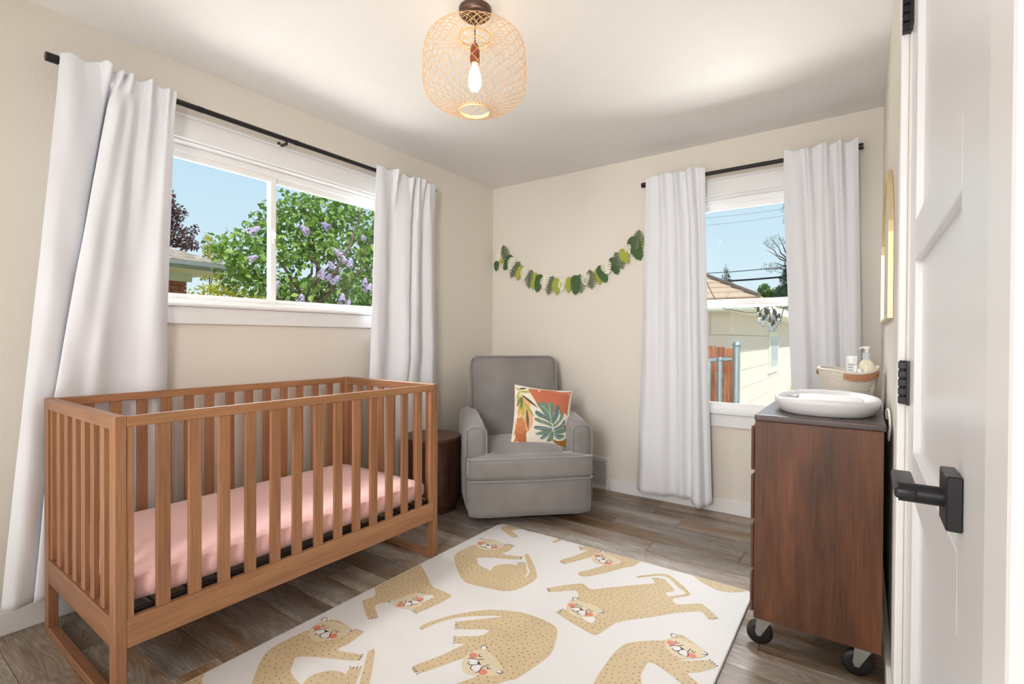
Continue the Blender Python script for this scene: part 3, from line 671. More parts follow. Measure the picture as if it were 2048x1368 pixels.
def flat(name, polys, z, mt, par, clip=True, label=None):
    bm = bmesh.new()
    for P in polys:
        tri = tessellate_polygon([[Vector((x, y, 0)) for x, y in P]])
        vs = [bm.verts.new((x, y, z)) for x, y in P]
        for a, b_, c in tri:
            try: bm.faces.new((vs[a], vs[b_], vs[c]))
            except ValueError: pass
    if clip:
        e = .006
        for co, no in (((RX0+e, 0, 0), (-1, 0, 0)), ((RX1-e, 0, 0), (1, 0, 0)), ((0, RY0+e, 0), (0, -1, 0)), ((0, RY1-e, 0), (0, 1, 0))):
            bmesh.ops.bisect_plane(bm, geom=bm.verts[:]+bm.edges[:]+bm.faces[:], plane_co=co, plane_no=no, clear_outer=True)
    if not bm.faces: bm.free(); return None
    bm.normal_update()
    for f in bm.faces:
        if f.normal.z < 0: f.normal_flip()
    me = bpy.data.meshes.new(name); bm.to_mesh(me); bm.free()
    for p in me.polygons: pass
    o = link_mesh(name, me, mt, par)
    if label: o['label'] = label
    return o
def stroke(pts, wd, zz=0):
    P = spline(pts, 5); out = []; L_ = []; R_ = []
    for i in range(len(P)):
        a = P[max(0, i-1)]; b_ = P[min(len(P)-1, i+1)]; d = (b_-a); d = d/(np.hypot(*d)+1e-9); n = np.array((-d[1], d[0]))
        ww = wd*(.45+.55*math.sin(math.pi*min(1, max(0, i/(len(P)-1)))))
        L_.append(P[i]+n*ww/2); R_.append(P[i]-n*ww/2)
    return [tuple(p) for p in L_+R_[::-1]]
def ell(cx, cy, a, b_, rot=0, n=14):
    return [(cx+a*math.cos(q)*math.cos(rot)-b_*math.sin(q)*math.sin(rot), cy+a*math.cos(q)*math.sin(rot)+b_*math.sin(q)*math.cos(rot)) for q in [2*math.pi*k/n for k in range(n)]]
def inside(x, y, P):
    c = False; j = len(P)-1
    for i in range(len(P)):
        xi, yi = P[i]; xj, yj = P[j]
        if (yi > y) != (yj > y) and x < (xj-xi)*(y-yi)/(yj-yi)+xi: c = not c
        j = i
    return c
def smooth_poly(P, n=3):
    A = np.array(P, float); out = []
    m_ = len(A)
    for i in range(m_):
        p0, p1, p2, p3 = A[i-1], A[i], A[(i+1) % m_], A[(i+2) % m_]
        for k in range(n):
            s = k/n
            out.append(tuple(.5*((2*p1)+(-p0+p2)*s*.6+(2*p0-5*p1+4*p2-p3)*s*s*0+(0)*s**3)) if k == 0 else tuple(.5*((2*p1)+(-p0+p2)*s+(2*p0-5*p1+4*p2-p3)*s*s+(-p0+3*p1-3*p2+p3)*s**3)))
    return out
faceanch = np.array(DATA['anch']['C4'])
def affine(dst):
    # similarity that carries one cheek line onto another
    A_, B_, N_ = faceanch; a, b_, n_ = np.array(dst)
    cr = lambda p, q: p[0]*q[1]-p[1]*q[0]
    u = B_-A_; v = b_-a; mir = False
    F = np.diag([1., -1.]) if mir else np.eye(2)
    u2 = F@u; k = np.hypot(*v)/np.hypot(*u2); th = math.atan2(v[1], v[0])-math.atan2(u2[1], u2[0])
    Rm = k*np.array([[math.cos(th), -math.sin(th)], [math.sin(th), math.cos(th)]])@F
    t_ = a-Rm@A_; return np.hstack([Rm, t_[:, None]])
def cheetah(key, anch, claws, d=(0, 0), label=None, hole=None):
    sh = lambda P: [(x+d[0], y+d[1]) for x, y in P]
    body = smooth_poly(sh(DATA[key]))
    o = flat('printed_cheetah', [body], RZ+.0004, M['tan'], t)
    if o is None: return
    ok = lambda x, y: RX0+.012 < x < RX1-.012 and RY0+.012 < y < RY1-.012
    head = None; polys = []
    if anch:
        Mx = affine(sh(DATA['anch'][anch])); T_ = lambda P: [tuple(Mx@np.array((x, y, 1))) for x, y in P]
        head = T_(DATA['face']['head'])
    holep = smooth_poly(sh(DATA[hole])) if hole else None
    xs = [p[0] for p in body]; ys = [p[1] for p in body]; pts = []
    rs = np.random.default_rng(len(body)+int(100*abs(d[1])))
    tries = 0
    while tries < 9000:
        tries += 1
        x = rs.uniform(min(xs), max(xs)); y = rs.uniform(min(ys), max(ys))
        if not inside(x, y, body) or (head and inside(x, y, head)) or not ok(x, y): continue
        if holep and inside(x, y, holep): continue
        if any((x-a)**2+(y-b_)**2 < .0185**2 for a, b_ in pts): continue
        if not all(inside(x+dx, y+dy, body) for dx, dy in ((.006, 0), (-.006, 0), (0, .006), (0, -.006))): continue
        pts.append((x, y))
    if pts:
        s_ = flat('spots', [ell(x, y, rs.uniform(.0028, .0045), rs.uniform(.0018, .0028), rs.uniform(-.5, .5), 8) for x, y in pts], RZ+.0008, M['spot'], o)
        if s_: s_['kind'] = 'stuff'
    if holep: flat('cut_out', [holep], RZ+.00055, M['whitep'], o)
    if head:
        flat('head', [smooth_poly(head)], RZ+.0007, M['tan2'], o)
        F = {k: T_(v) for k, v in DATA['face'].items()}
        for k in ('chL', 'chR'): flat('cheek', [ell(F[k][0][0], F[k][0][1], .0155, .0145, n=18)], RZ+.0010, M['blush'], o)
        for i_, k in enumerate(('m1', 'm2', 'ear1', 'ear2')): flat('muzzle' if i_ < 2 else 'ear', [smooth_poly(F[k])], RZ+.0012+.00004*i_, M['whitep'], o)
        lines = [stroke(F[k], .0035) for k in ('l1', 'l2', 'e1', 'e2', 'b1', 'b2', 'ear1', 'ear2')]+[F['nose']]
        for i_, L1 in enumerate(lines): flat('ink_line', [L1], RZ+.0015+.00004*i_, M['ink'], o)
    tk = []
    for (a, b_) in (DATA['claw'].get(claws, []) if claws else []):
        a = np.array(a)+d; b_ = np.array(b_)+d; c = np.array([np.mean(xs), np.mean(ys)])
        n_ = np.array([-(b_-a)[1], (b_-a)[0]]); n_ = n_/(np.hypot(*n_)+1e-9)
        mid = (a+b_)/2
        if inside(*(mid+n_*.02), body) and not inside(*(mid-n_*.02), body): n_ = -n_
        for k in range(4):
            p = a+(b_-a)*k/3
            if ok(*p): tk.append(stroke([p, p+n_*.005, p+n_*.010], .0035))
    if tk:
        q_ = flat('claws', tk, RZ+.0010, M['ink'], o)
        if q_: q_['kind'] = 'stuff'
cheetah('A', 'A', 'A'); cheetah('A', 'A', 'A', (-.013, -.985))
cheetah('B', 'B', 'B', hole='holeB')
cheetah('C2', 'C2', 'C2', hole='hole2'); cheetah('C2', 'C2', 'C2', (-.004, 1.0), hole='hole2'); 
cheetah('C4', 'C4', 'C4'); cheetah('C4', 'C4', 'C4', (.004, 1.0))
cheetah('D', 'D', 'D'); cheetah('Dc', None, None); cheetah('E1', None, None)

# ------------------------------------------------------------------ armchair
O = Vector((.707, -.606, 0)); QA = R(44.4)
MC = Matrix.Translation(O) @ Matrix.Rotation(QA, 4, 'Z')
t = thing('glider_armchair', 'grey velvet swivel glider armchair with piped edges in the corner', 'armchair', tuple(O))
def cobj(name, bm, mt, smooth=True, par=None, angle=None):
    bmesh.ops.transform(bm, matrix=MC, verts=bm.verts)
    return obj(name, bm, mt, par or t, smooth, angle)
def loop_rect(x0, x1, z0, z1, r, y, n=6, f=None):
    P = [(x, y, z) for x, z in rrect(x0, x1, z0, z1, r, n)]
    return [f(Vector(p)) if f else Vector(p) for p in P]
# lower front panel and footrest
cobj('front_panel', soft_fill(0, -.385, .165, .772, .11, .245, .035, puff=(0, .012, 0), wob=.002, seed=1), M['velvet'])
fr = cobj('footrest', soft_fill(0, -.392, .342, .778, .125, .140, .035, puff=(0, .014, .0), wob=.002, seed=3), M['velvet'])
for z in (.276, .408):
    bm = tube(bmesh.new(), [(-.385, -.40, z), (-.385, -.44, z), (-.375, -.455, z), (-.3, -.463, z+.001), (0, -.466, z+.003 if z > .3 else z-.002), (.3, -.463, z+.001), (.375, -.455, z), (.385, -.44, z), (.385, -.40, z)], .0052, 8)
    cobj('piping', bm, M['piping'], True, fr)
# seat cushion with a crowned top that rolls over the footrest
def seat_shape(p, u):
    if p.y < 0: p.z -= .03*min(1, (-p.y/.33))**3
    return p
cobj('seat_cushion', soft_fill(0, -.13, .37, .50, .60, .13, .05, puff=(0, .0, .045), wob=.003, seed=5, shape=seat_shape), M['velvet'])
cobj('seat_apron', soft_fill(0, -.375, .385, .72, .14, .06, .03, puff=(0, 0, .012), wob=.002, seed=6), M['velvet'])
# arms: rounded slabs that dip to the front
for s in (-1, 1):
    def arm_shape(p, u, s=s):
        f = max(0, -p.y/.36)
        if p.z > 0: p.z -= .035*f*f
        p.y -= 0
        return p
    a = cobj('arm', soft_fill(s*.335, -.02, .345, .135, .72, .56, .045, puff=(.006, .004, .004), wob=.003, seed=7+s, shape=arm_shape), M['velvet'])
    P = [(x, -.384, z) for x, z in [(s*.335-.062, .40), (s*.335-.063, .545), (s*.335-.05, .578), (s*.335-.02, .592), (s*.335+.02, .592), (s*.335+.05, .578), (s*.335+.063, .545), (s*.335+.064, .30), (s*.335+.064, .10)]]
    cobj('piping', tube(bmesh.new(), [Vector(p) for p in spline(P, 4)], .0048, 8), M['piping'], True, a)
# back: thick cushion leaning backwards
TILT = Matrix.Translation((0, .20, .40)) @ Matrix.Rotation(R(-13), 4, 'X')
def back_shape(p, u):
    p.x *= 1.0 + .03*(p.z/.3)*-1*0
    return p
bm = soft_fill(0, .02, .27, .655, .19, .68, .055, puff=(.006, .03, .01), wob=.006, seed=9)
bmesh.ops.transform(bm, matrix=TILT, verts=bm.verts)
bk = cobj('backrest', bm, M['velvet'])
P = [TILT @ Vector((x, -.058, z)) for x, z in rrect(-.321, .321, -.05, .604, .05, 7)]
cobj('piping', tube(bmesh.new(), P, .005, 8, True), M['piping'], True, bk)
bm = soft_fill(0, .10, .24, .60, .16, .62, .04, puff=(0, .02, 0), wob=.004, seed=11)
bmesh.ops.transform(bm, matrix=TILT, verts=bm.verts); cobj('back_shell', bm, M['velvet'])
cobj('seat_base', soft_fill(0, -.0, .20, .70, .68, .26, .03), M['velvet'])
bm = bmesh.new(); lathe(bm, [(.235, 0), (.245, .006), (.245, .018), (.235, .024), (.12, .03), (.10, .085)], (0, -.08, 0), 40)
cobj('swivel_base', bm, M['black'], True, None, 40)['label'] = 'black round metal swivel ring'

# ------------------------------------------------------------------ throw pillow
# corners as they sit in the chair; u to the right, v up
ctr = MC @ Vector((.120, -.185, .612))
ru = Matrix.Rotation(QA, 3, 'Z') @ Vector((math.cos(R(-7)), 0, math.sin(R(-7))))
nrm = (Matrix.Rotation(QA, 3, 'Z') @ Vector((-.12, -.92, .30))); nrm = (nrm - ru*nrm.dot(ru)).normalized()
rv = nrm.cross(ru).normalized()
if rv.z < 0: rv = -rv
PS = .200
def pil(u, v, side=1, lift=0.0):
    e = (max(0, 1-u*u)*max(0, 1-v*v))
    th = .062*e**.42
    pin = 1-.07*(1-abs(u)**2)*0 
    uu = u*(1-.055*(1-u*u*0)*(1-abs(v))**1*0); 
    k = 1-.06*math.cos(v*math.pi/2)*abs(u)**3; k2 = 1-.06*math.cos(u*math.pi/2)*abs(v)**3
    return ctr + ru*(u*k*PS) + rv*(v*k2*PS) + nrm*(side*th+lift)
t = thing('throw_pillow', 'square throw pillow with a green monstera leaf, palm fronds and rust patches', 'pillow', tuple(ctr - rv*PS))
bm = bmesh.new(); n = 32
for side in (1, -1):
    g = [[bm.verts.new(pil(math.sin((-1+2*i/n)*math.pi/2), math.sin((-1+2*j/n)*math.pi/2), side)) for j in range(n+1)] for i in range(n+1)]
    for i in range(n):
        for j in range(n): bm.faces.new((g[i][j], g[i+1][j], g[i+1][j+1], g[i][j+1]))
bmesh.ops.remove_doubles(bm, verts=bm.verts, dist=.0002)
obj('cover', bm, plain('cream_linen', srgb(232, 224, 208), .9, bump=.2, bscale=300), t, True)
bm = tube(bmesh.new(), [pil(u*1.0, v*1.0, 0) for u, v in [(a, -1) for a in np.linspace(-1, 1, 12)[:-1]]+[(1, a) for a in np.linspace(-1, 1, 12)[:-1]]+[(a, 1) for a in np.linspace(1, -1, 12)[:-1]]+[(-1, a) for a in np.linspace(1, -1, 12)[:-1]]], .0022, 6, True)
obj('piping', bm, plain('cream_piping', srgb(226, 214, 196), .8), t, True)
def uv(x, y):
    """swatch coordinates (0..1400 grid drawn on the front of the pillow) to u, v"""
    TL, TR, BL, BR = (305, 120), (1290, 215), (145, 1140), (1185, 1235)
    a, b_ = .5, .5
    for _ in range(12):
        px = (1-a)*(1-b_)*TL[0]+a*(1-b_)*TR[0]+(1-a)*b_*BL[0]+a*b_*BR[0]; py = (1-a)*(1-b_)*TL[1]+a*(1-b_)*TR[1]+(1-a)*b_*BL[1]+a*b_*BR[1]
        ex, ey = x-px, y-py
        a += ex/1010; b_ += (ey-.095*ex)/1020
    return (max(-.97, min(.97, a*2-1)), max(-.97, min(.97, 1-2*b_)))
def patch(name, P, mt, lift, smooth=True, label=None, par=None):
    Q = [uv(x, y) for x, y in (smooth_poly(P) if smooth else P)]
    xs = [q[0] for q in Q]; ys = [q[1] for q in Q]
    pts = [Vector(q) for q in Q]; st = .09
    gx = np.arange(min(xs), max(xs), st); gy = np.arange(min(ys), max(ys), st)
    for a in gx:
        for b_ in gy:
            if inside(a, b_, Q) and all((a-q[0])**2+(b_-q[1])**2 > .0012 for q in Q): pts.append(Vector((a, b_)))
    nq = len(Q)
    r = delaunay_2d_cdt(pts, [(i, (i+1) % nq) for i in range(nq)], [list(range(nq))], 1, 1e-5)
    V = [pil(p[0], p[1], 1, lift) for p in r[0]]
    o = pydata(name, V, [f for f in r[2]], mt, par or t, True)
    if label: o['label'] = label
    return o
rust = plain('rust_print', srgb(196, 112, 82), .9, var=.06, vscale=30); rust2 = plain('sienna_print', srgb(184, 108, 66), .9, var=.08, vscale=30)
gr1 = plain('sage_print', srgb(112, 138, 116), .8, var=.15, vscale=60); gr2 = plain('teal_print', srgb(92, 122, 122), .8, var=.15, vscale=60); lime = plain('chartreuse_print', srgb(178, 172, 84), .8, var=.12, vscale=60)
dgr = plain('dark_bead', srgb(78, 82, 42), .5, var=.4, vscale=260); mus = plain('mustard_bead', srgb(178, 122, 56), .4, var=.5, vscale=260, metal=.3); pch = plain('peach_print', srgb(228, 172, 128), .8, var=.08, vscale=80); wht = plain('pale_thread', srgb(214, 220, 212), .7)
patch('rust_patch', [(520,185),(700,190),(950,205),(1270,225),(1230,330),(1190,500),(1160,665),(1000,640),(750,610),(640,520),(560,330),(515,240)], rust, .0006, False)
patch('sienna_patch', [(150,1130),(190,980),(230,830),(262,700),(330,690),(420,760),(440,900),(405,960),(405,1040),(425,1125),(300,1135)], rust2, .0006, False)
patch('peach_patch', [(385,330),(480,385),(520,470),(490,560),(530,700),(525,800),(470,900),(420,940),(380,760),(400,560)], pch, .0006)
patch('peach_patch', [(265,430),(300,400),(360,420),(350,600),(300,690),(262,640)], pch, .0006)
patch('mustard_patch', [(1060,840),(1150,830),(1150,1000),(1185,1225),(1060,1190),(900,1130),(850,1060),(950,1090),(1080,1060),(1110,960)], mus, .0009)
# coiled pineapple
for k, (r1, r2) in enumerate([(95,140),(72,112),(50,84),(28,54),(10,22)]):
    P = [(315+r1*math.cos(q), 815+r2*math.sin(q)) for q in np.linspace(0, 2*math.pi, 20)]
    tb = tube(bmesh.new(), [pil(*uv(x, y), 1, .0012) for x, y in P[:-1]], .0022, 5, True)
    obj('beaded_ring', tb, plain('peach_bead', srgb(232, 170, 112), .4, var=.3, vscale=250), t, True)
# palm fronds
def leafp(a, b_, wd): 
    a = np.array(a, float); b_ = np.array(b_, float); d = b_-a; n_ = np.array((-d[1], d[0]))/np.hypot(*d)*wd
    return [tuple(a), tuple(a+d*.25+n_*.8), tuple(a+d*.55+n_), tuple(a+d*.85+n_*.5), tuple(b_), tuple(a+d*.85-n_*.5), tuple(a+d*.55-n_), tuple(a+d*.25-n_*.8)]
for a, b_, wd, mt_ in (((350,250),(560,255),22,lime),((345,205),(490,180),16,dgr),((370,300),(630,540),20,dgr),((375,340),(340,560),26,dgr),((360,320),(270,520),18,dgr),((400,430),(550,690),26,lime),((390,460),(350,720),30,lime),((345,250),(285,400),22,lime),((350,330),(300,660),24,lime),((440,560),(440,900),22,dgr),((345,240),(310,160),14,lime)):
    patch('palm_frond', leafp(a, b_, wd), mt_, .0014)
obj('stem', tube(bmesh.new(), [pil(*uv(x, y), 1, .002) for x, y in spline([(310,170),(345,240),(385,330),(430,480),(540,670)], 4)], .0016, 5), lime, t, True)
# monstera leaf made of lobes
for P, mt_ in (([(850,800),(720,640),(640,480),(680,445),(760,440),(800,560),(850,700)], gr1), ([(850,780),(800,600),(800,470),(850,440),(920,480),(900,600),(870,750)], gr1),
    ([(860,790),(900,640),(960,520),(990,490),(1020,560),(960,720),(890,800)], gr2), ([(870,830),(980,740),(1040,600),(1090,590),(1060,700),(960,820),(890,860)], gr1), ([(880,890),(1000,830),(1090,730),(1100,790),(1020,900),(900,920)], gr2),
    ([(890,930),(1000,900),(1105,870),(1095,930),(1000,970),(900,960)], gr1), ([(890,960),(960,980),(1070,990),(1040,1040),(960,1060),(900,1020)], gr2),
    ([(840,800),(760,740),(600,670),(580,600),(620,590),(740,670),(820,740)], gr2), ([(850,850),(740,820),(580,760),(560,710),(620,715),(760,770),(840,810)], gr1), ([(860,880),(740,920),(560,890),(545,850),(600,840),(760,860)], gr2), ([(860,900),(740,980),(590,990),(560,960),(620,945),(760,900)], gr1), ([(870,930),(780,1010),(680,1070),(640,1050),(700,990),(800,930)], gr2), ([(880,950),(860,1060),(800,1110),(750,1090),(800,1010),(850,950)], gr1)):
    patch('monstera_lobe', P, mt_, .0018)
for P in ([(850,830),(810,620),(700,500)], [(850,840),(960,700),(1010,560)], [(870,870),(980,790),(1080,700)], [(890,915),(1000,880),(1090,800)], [(850,860),(720,800),(600,650)], [(860,880),(720,880),(580,880)], [(870,910),(760,1000),(670,1060)], [(890,960),(950,1030),(1040,1030)], [(840,820),(830,560),(820,460)]):
    obj('vein', tube(bmesh.new(), [pil(*uv(x, y), 1, .003) for x, y in spline(P, 4)], .0014, 5), wht, t, True)

# ------------------------------------------------------------------ round side table
sc_ = Vector((.300, -1.055, 0)); sr = .197
t = thing('side_table', 'dark walnut drum side table behind the crib foot', 'side table', tuple(sc_))
obj('plinth', lathe(bmesh.new(), [(sr-.03, 0), (sr-.03, .05)], sc_, 48), M['stool'], t, True, 40)
obj('drum_body', lathe(bmesh.new(), [(sr-.012, .05), (sr-.004, .054), (sr-.004, .462)], sc_, 64), M['stool'], t, True, 40)
obj('table_top', lathe(bmesh.new(), [(sr-.003, .462), (sr, .465), (sr, .483), (sr-.003, .486), (.001, .486)], sc_, 64), wood('walnut_round_top', [srgb(78, 46, 34), srgb(110, 70, 52)], 1, 1, 10, .4), t, True, 40)
def curved_panel(a0, a1, z0, z1, r, th):
    bm = bmesh.new(); n = 16; G = []
    for rr in (r, r+th):
        G.append([[bm.verts.new(sc_+Vector((rr*math.cos(R(a0+(a1-a0)*k/n)), rr*math.sin(R(a0+(a1-a0)*k/n)), z))) for z in (z0, z1)] for k in range(n+1)])
    for g in G:
        for k in range(n): bm.faces.new((g[k][0], g[k+1][0], g[k+1][1], g[k][1]))
    for k in range(n):
        for z in (0, 1): bm.faces.new((G[0][k][z], G[0][k+1][z], G[1][k+1][z], G[1][k][z]))
    for k in (0, n): bm.faces.new((G[0][k][0], G[0][k][1], G[1][k][1], G[1][k][0]))
    return bm
for z0, z1 in ((.075, .255), (.268, .448)):
    obj('drawer', curved_panel(-95, -15, z0, z1, sr-.004, .005), M['stool'], t)
obj('side_panel', curved_panel(-12, 60, .075, .448, sr-.004, .004), M['stool'], t)

# ------------------------------------------------------------------ dresser on casters
X0, X1, Y0, Y1 = 2.340, 2.724, -1.470, -.46
t = thing('dresser', 'dark brown wooden dresser on black casters, right of the tall window', 'dresser', ((X0+X1)/2, (Y0+Y1)/2, 0))
for a in (Y0, Y1-.018):
    obj('side_panel', nbox(X0, X1-.006, a, a+.018, .120, .843, bev=.0015), M['walnut'], t)
obj('top', nbox(X0-.002, X1, Y0-.004, Y1+.004, .843, .866, bev=.006, seg=3), M['walnut_top'], t)
obj('bottom', nbox(X0+.004, X1-.008, Y0+.018, Y1-.018, .120, .138), M['walnut'], t)
obj('back', nbox(X1-.014, X1-.008, Y0+.018, Y1-.018, .120, .843), M['walnut'], t)
obj('center_divider', nbox(X0+.006, X1-.014, (Y0+Y1)/2-.009, (Y0+Y1)/2+.009, .138, .843), M['walnut'], t)
M['walnut_dr'] = wood('mahogany_drawer', [srgb(70, 44, 36), srgb(104, 66, 50)], 1, 1, 10, .4, .15, .05)
for z0, z1 in ((.660, .822), (.480, .644), (.300, .462), (.140, .286)):
    obj('drawer', nbox(X0-.013, X0-.001, Y0+.003, Y1-.003, z0, z1, bev=.005, seg=3), M['walnut_dr'], t)
zinc = plain('zinc_plate', srgb(176, 176, 172), .4, .8, var=.1, vscale=60); rub = plain('black_rubber', srgb(26, 26, 28), .45)
for cx, cy, a in ((2.372, -1.405, 12), (2.672, -1.405, 12), (2.372, -.53, 12), (2.672, -.53, 12)):
    c = Matrix.Translation((cx, cy, .0)) @ Matrix.Rotation(R(a), 4, 'Z')
    def tb_(bm): bmesh.ops.transform(bm, matrix=c, verts=bm.verts); return bm
    k = obj('caster', tb_(nbox(-.035, .035, -.03, .03, .116, .120, bev=.001)), zinc, t)
    bm = bmesh.new()
    for s in (-1, 1):
        vs = [(-.018, .116), (.036, .116), (.032, .10), (-.006, .036), (-.018, .036), (-.024, .05)]
        lo = [bm.verts.new((x-.012, s*.016, z)) for x, z in vs]; hi = [bm.verts.new((x-.012, s*.0185, z)) for x, z in vs]
        bm.faces.new(lo); bm.faces.new(hi[::-1])
        for q in range(6): bm.faces.new((lo[q], lo[(q+1) % 6], hi[(q+1) % 6], hi[q]))
    cyl(bm, (-.020, -.021, .045), (-.020, .021, .045), .006, n=12)
    obj('bracket', tb_(bm), zinc, k)
    bm = bmesh.new()
    prof = [(.010, -.013), (.030, -.013), (.040, -.011), (.0445, -.006), (.0445, .006), (.040, .011), (.030, .013), (.010, .013)]
    lathe(bm, prof, (0, 0, 0), 32)
    bmesh.ops.transform(bm, matrix=c @ Matrix.Translation((-.020, 0, .0447)) @ Matrix.Rotation(R(90), 4, 'X'), verts=bm.verts)
    obj('wheel', bm, rub, k, True, 40)
# white cords hanging behind the dresser top
P = spline([(2.728, -1.32, .868), (2.726, -1.36, .90), (2.731, -1.40, .905), (2.734, -1.42, .86), (2.733, -1.40, .82), (2.733, -1.36, .80), (2.734, -1.33, .83)], 8)
tag(obj('cord', tube(bmesh.new(), P, .0032, 8), M['vinyl'], t, True), 'white looped cord')

# ------------------------------------------------------------------ changing pad
t = thing('changing_pad', 'oval white foam changing tray on top of the dresser', 'changing pad', (2.545, -1.205, .866))
def oval(bm, prof, cx, cy, a, b_, ex=2.5, n=72, sad=0.0):
    rings = []
    for k_, z in prof:
        ring = []
        for q in range(n):
            th = 2*math.pi*q/n; c_, s_ = math.cos(th), math.sin(th)
            x = math.copysign(abs(c_)**(2/ex), c_)*a*k_[0] if isinstance(k_, tuple) else math.copysign(abs(c_)**(2/ex), c_)*a*k_
            y = math.copysign(abs(s_)**(2/ex), s_)*b_*(k_[1] if isinstance(k_, tuple) else k_)
            zz = z*(1+sad*abs(s_)**4) if z > .03 else z
            ring.append(bm.verts.new((cx+x, cy+y, .866+zz)))
        rings.append(ring)
    for A, B in zip(rings, rings[1:]):
        for q in range(n): bm.faces.new((A[q], A[(q+1) % n], B[(q+1) % n], B[q]))
    bm.faces.new(rings[0][::-1]); bm.faces.new(rings[-1]); return bm
foam = plain('white_foam', srgb(226, 224, 226), .45)
obj('tray', oval(bmesh.new(), [((.84,.86),.0005),((.88,.90),.005),((.95,.955),.024),((.99,.99),.038),((1,1),.048),((.985,.985),.054),((.95,.955),.0565),((.90,.915),.055),((.84,.87),.047),((.78,.82),.039),((.72,.78),.034),((.4,.5),.030),((.05,.05),.028)], 2.545, -1.205, .172, .228, 2.5, sad=.10), foam, t, True)
obj('liner', oval(bmesh.new(), [((.70,.76),.036),((.69,.75),.0445),((.66,.72),.048),((.4,.5),.044),((.02,.02),.042)], 2.545, -1.205, .172, .228, 3.2), plain('white_liner', srgb(246, 246, 248), .7, bump=.4, bscale=60), t, True)
obj('foot_tab', nbox(2.575, 2.60, -1.437, -1.395, .8665, .869), M['black'], t)
tag(obj('strap', tube(bmesh.new(), [Vector(p) for p in spline([(2.43, -1.06, .925), (2.44, -1.12, .920), (2.45, -1.2, .915), (2.44, -1.30, .922), (2.43, -1.35, .93)], 6)], .003, 6), plain('grey_strap', srgb(190, 190, 192), .7), t, True))

# ------------------------------------------------------------------ rope basket and bottles
BC = Vector((2.603, -.70, .866)); ba, bb = .112, .155
t = thing('rope_basket', 'cream coiled rope basket with tan leather handles on the dresser', 'basket', tuple(BC))
rope = plain('cotton_rope', srgb(232, 224, 212), .9, bump=.6, bscale=260)
bm = bmesh.new(); nR = 15
def brad(f): return .80+.22*f**.8
for k in range(nR):
    f = k/(nR-1); z = .866+.0066+f*.130
    sag = lambda q: (.010*math.cos(2*q)+.006*math.sin(q*3+1))*f
    tube(bm, [Vector((BC.x+ba*brad(f)*math.cos(q), BC.y+bb*brad(f)*math.sin(q), z+sag(q))) for q in [2*math.pi*j/48 for j in range(48)]], .0058, 8, True)
obj('coiled_wall', bm, rope, t, True)
obj('basket_bottom', lathe(bmesh.new(), [(.8, .0), (.8, .008)], BC, 40, ba, bb), rope, t)
lea = plain('tan_leather', srgb(186, 130, 96), .55, var=.1, vscale=40)
for s in (-1, 1):
    bm = bmesh.new(); G = []
    yo = 1
    for k in range(11):
        q = R(-90*1 + s*90 + (-38+7.6*k)) if False else None
        th = (R(-58) if s > 0 else R(152)) + R(-38+7.6*k)*1.0
        rr = 1.075
        zc = .866+.118+(.010*math.cos(2*th)+.006*math.sin(th*3+1))
        e = .0135 if 0 < k < 10 else .0125
        px, py = BC.x+ba*brad(1)*rr*math.cos(th), BC.y+bb*brad(1)*rr*math.sin(th)
        dx, dy = math.cos(th)*.003, math.sin(th)*.003
        G.append([bm.verts.new((px, py, zc-e)), bm.verts.new((px, py, zc+e)), bm.verts.new((px-dx, py-dy, zc+e)), bm.verts.new((px-dx, py-dy, zc-e))])
    for A, B in zip(G, G[1:]):
        for q in range(4): bm.faces.new((A[q], A[(q+1) % 4], B[(q+1) % 4], B[q]))
    bm.faces.new(G[0]); bm.faces.new(G[-1][::-1])
    h = obj('handle', bm, lea, t)
    for k in (1, 9):
        th = (R(-58) if s > 0 else R(152)) + R(-38+7.6*k)
        zc = .866+.118+(.010*math.cos(2*th)+.006*math.sin(th*3+1))
        p = Vector((BC.x+ba*brad(1)*1.075*math.cos(th), BC.y+bb*brad(1)*1.075*math.sin(th), zc)); d_ = Vector((math.cos(th), math.sin(th), 0))
        obj('rivet', cyl(bmesh.new(), p-d_*.001, p+d_*.002, .004, n=12), M['bronze'], h)
# lotion bottle with pump
bp_ = Vector((2.673, -.755, .880))
t = thing('lotion_bottle', 'rounded cream lotion bottle with a white pump top in the basket', 'bottle', tuple(bp_))
obj('bottle_body', lathe(bmesh.new(), [(.026,0),(.031,.004),(.033,.05),(.034,.10),(.033,.125),(.029,.148),(.022,.162),(.014,.170),(.013,.178)], bp_, 32), plain('cream_plastic', srgb(240, 232, 212), .3), t, True)
obj('collar', lathe(bmesh.new(), [(.0155,.176),(.0155,.200),(.013,.203)], bp_, 24), plain('grey_white_cap', srgb(204, 205, 212), .35), t, True, 40)
bm = bmesh.new(); lathe(bm, [(.007,.2),(.007,.218),(.011,.219),(.011,.228),(.008,.231)], bp_, 18)
tube(bm, [bp_+Vector((0, 0, .225)), bp_+Vector((-.015, -.010, .226)), bp_+Vector((-.028, -.018, .220))], [.0055, .0045, .0035], 8)
obj('pump', bm, M['vinyl'], t, True, 40)
tb = Vector((2.618, -.735, .876))
t = thing('cream_tube', 'white squeeze tube with grey lettering standing in the basket', 'tube', tuple(tb))
bm = bmesh.new(); rings = []
for z, a, b_ in ((0, .013, .013), (.02, .013, .013), (.022, .019, .015), (.10, .020, .010), (.176, .0205, .0015), (.190, .0205, .0015)):
    rings.append([bm.verts.new(tb+Vector((a*math.cos(q), b_*math.sin(q), z))) for q in [2*math.pi*k/24 for k in range(24)]])
for A, B in zip(rings, rings[1:]):
    for k in range(24): bm.faces.new((A[k], A[(k+1) % 24], B[(k+1) % 24], B[k]))
bm.faces.new(rings[0]); bm.faces.new(rings[-1])
obj('tube_body', bm, plain('white_tube', srgb(232, 236, 236), .3), t, True, 50)
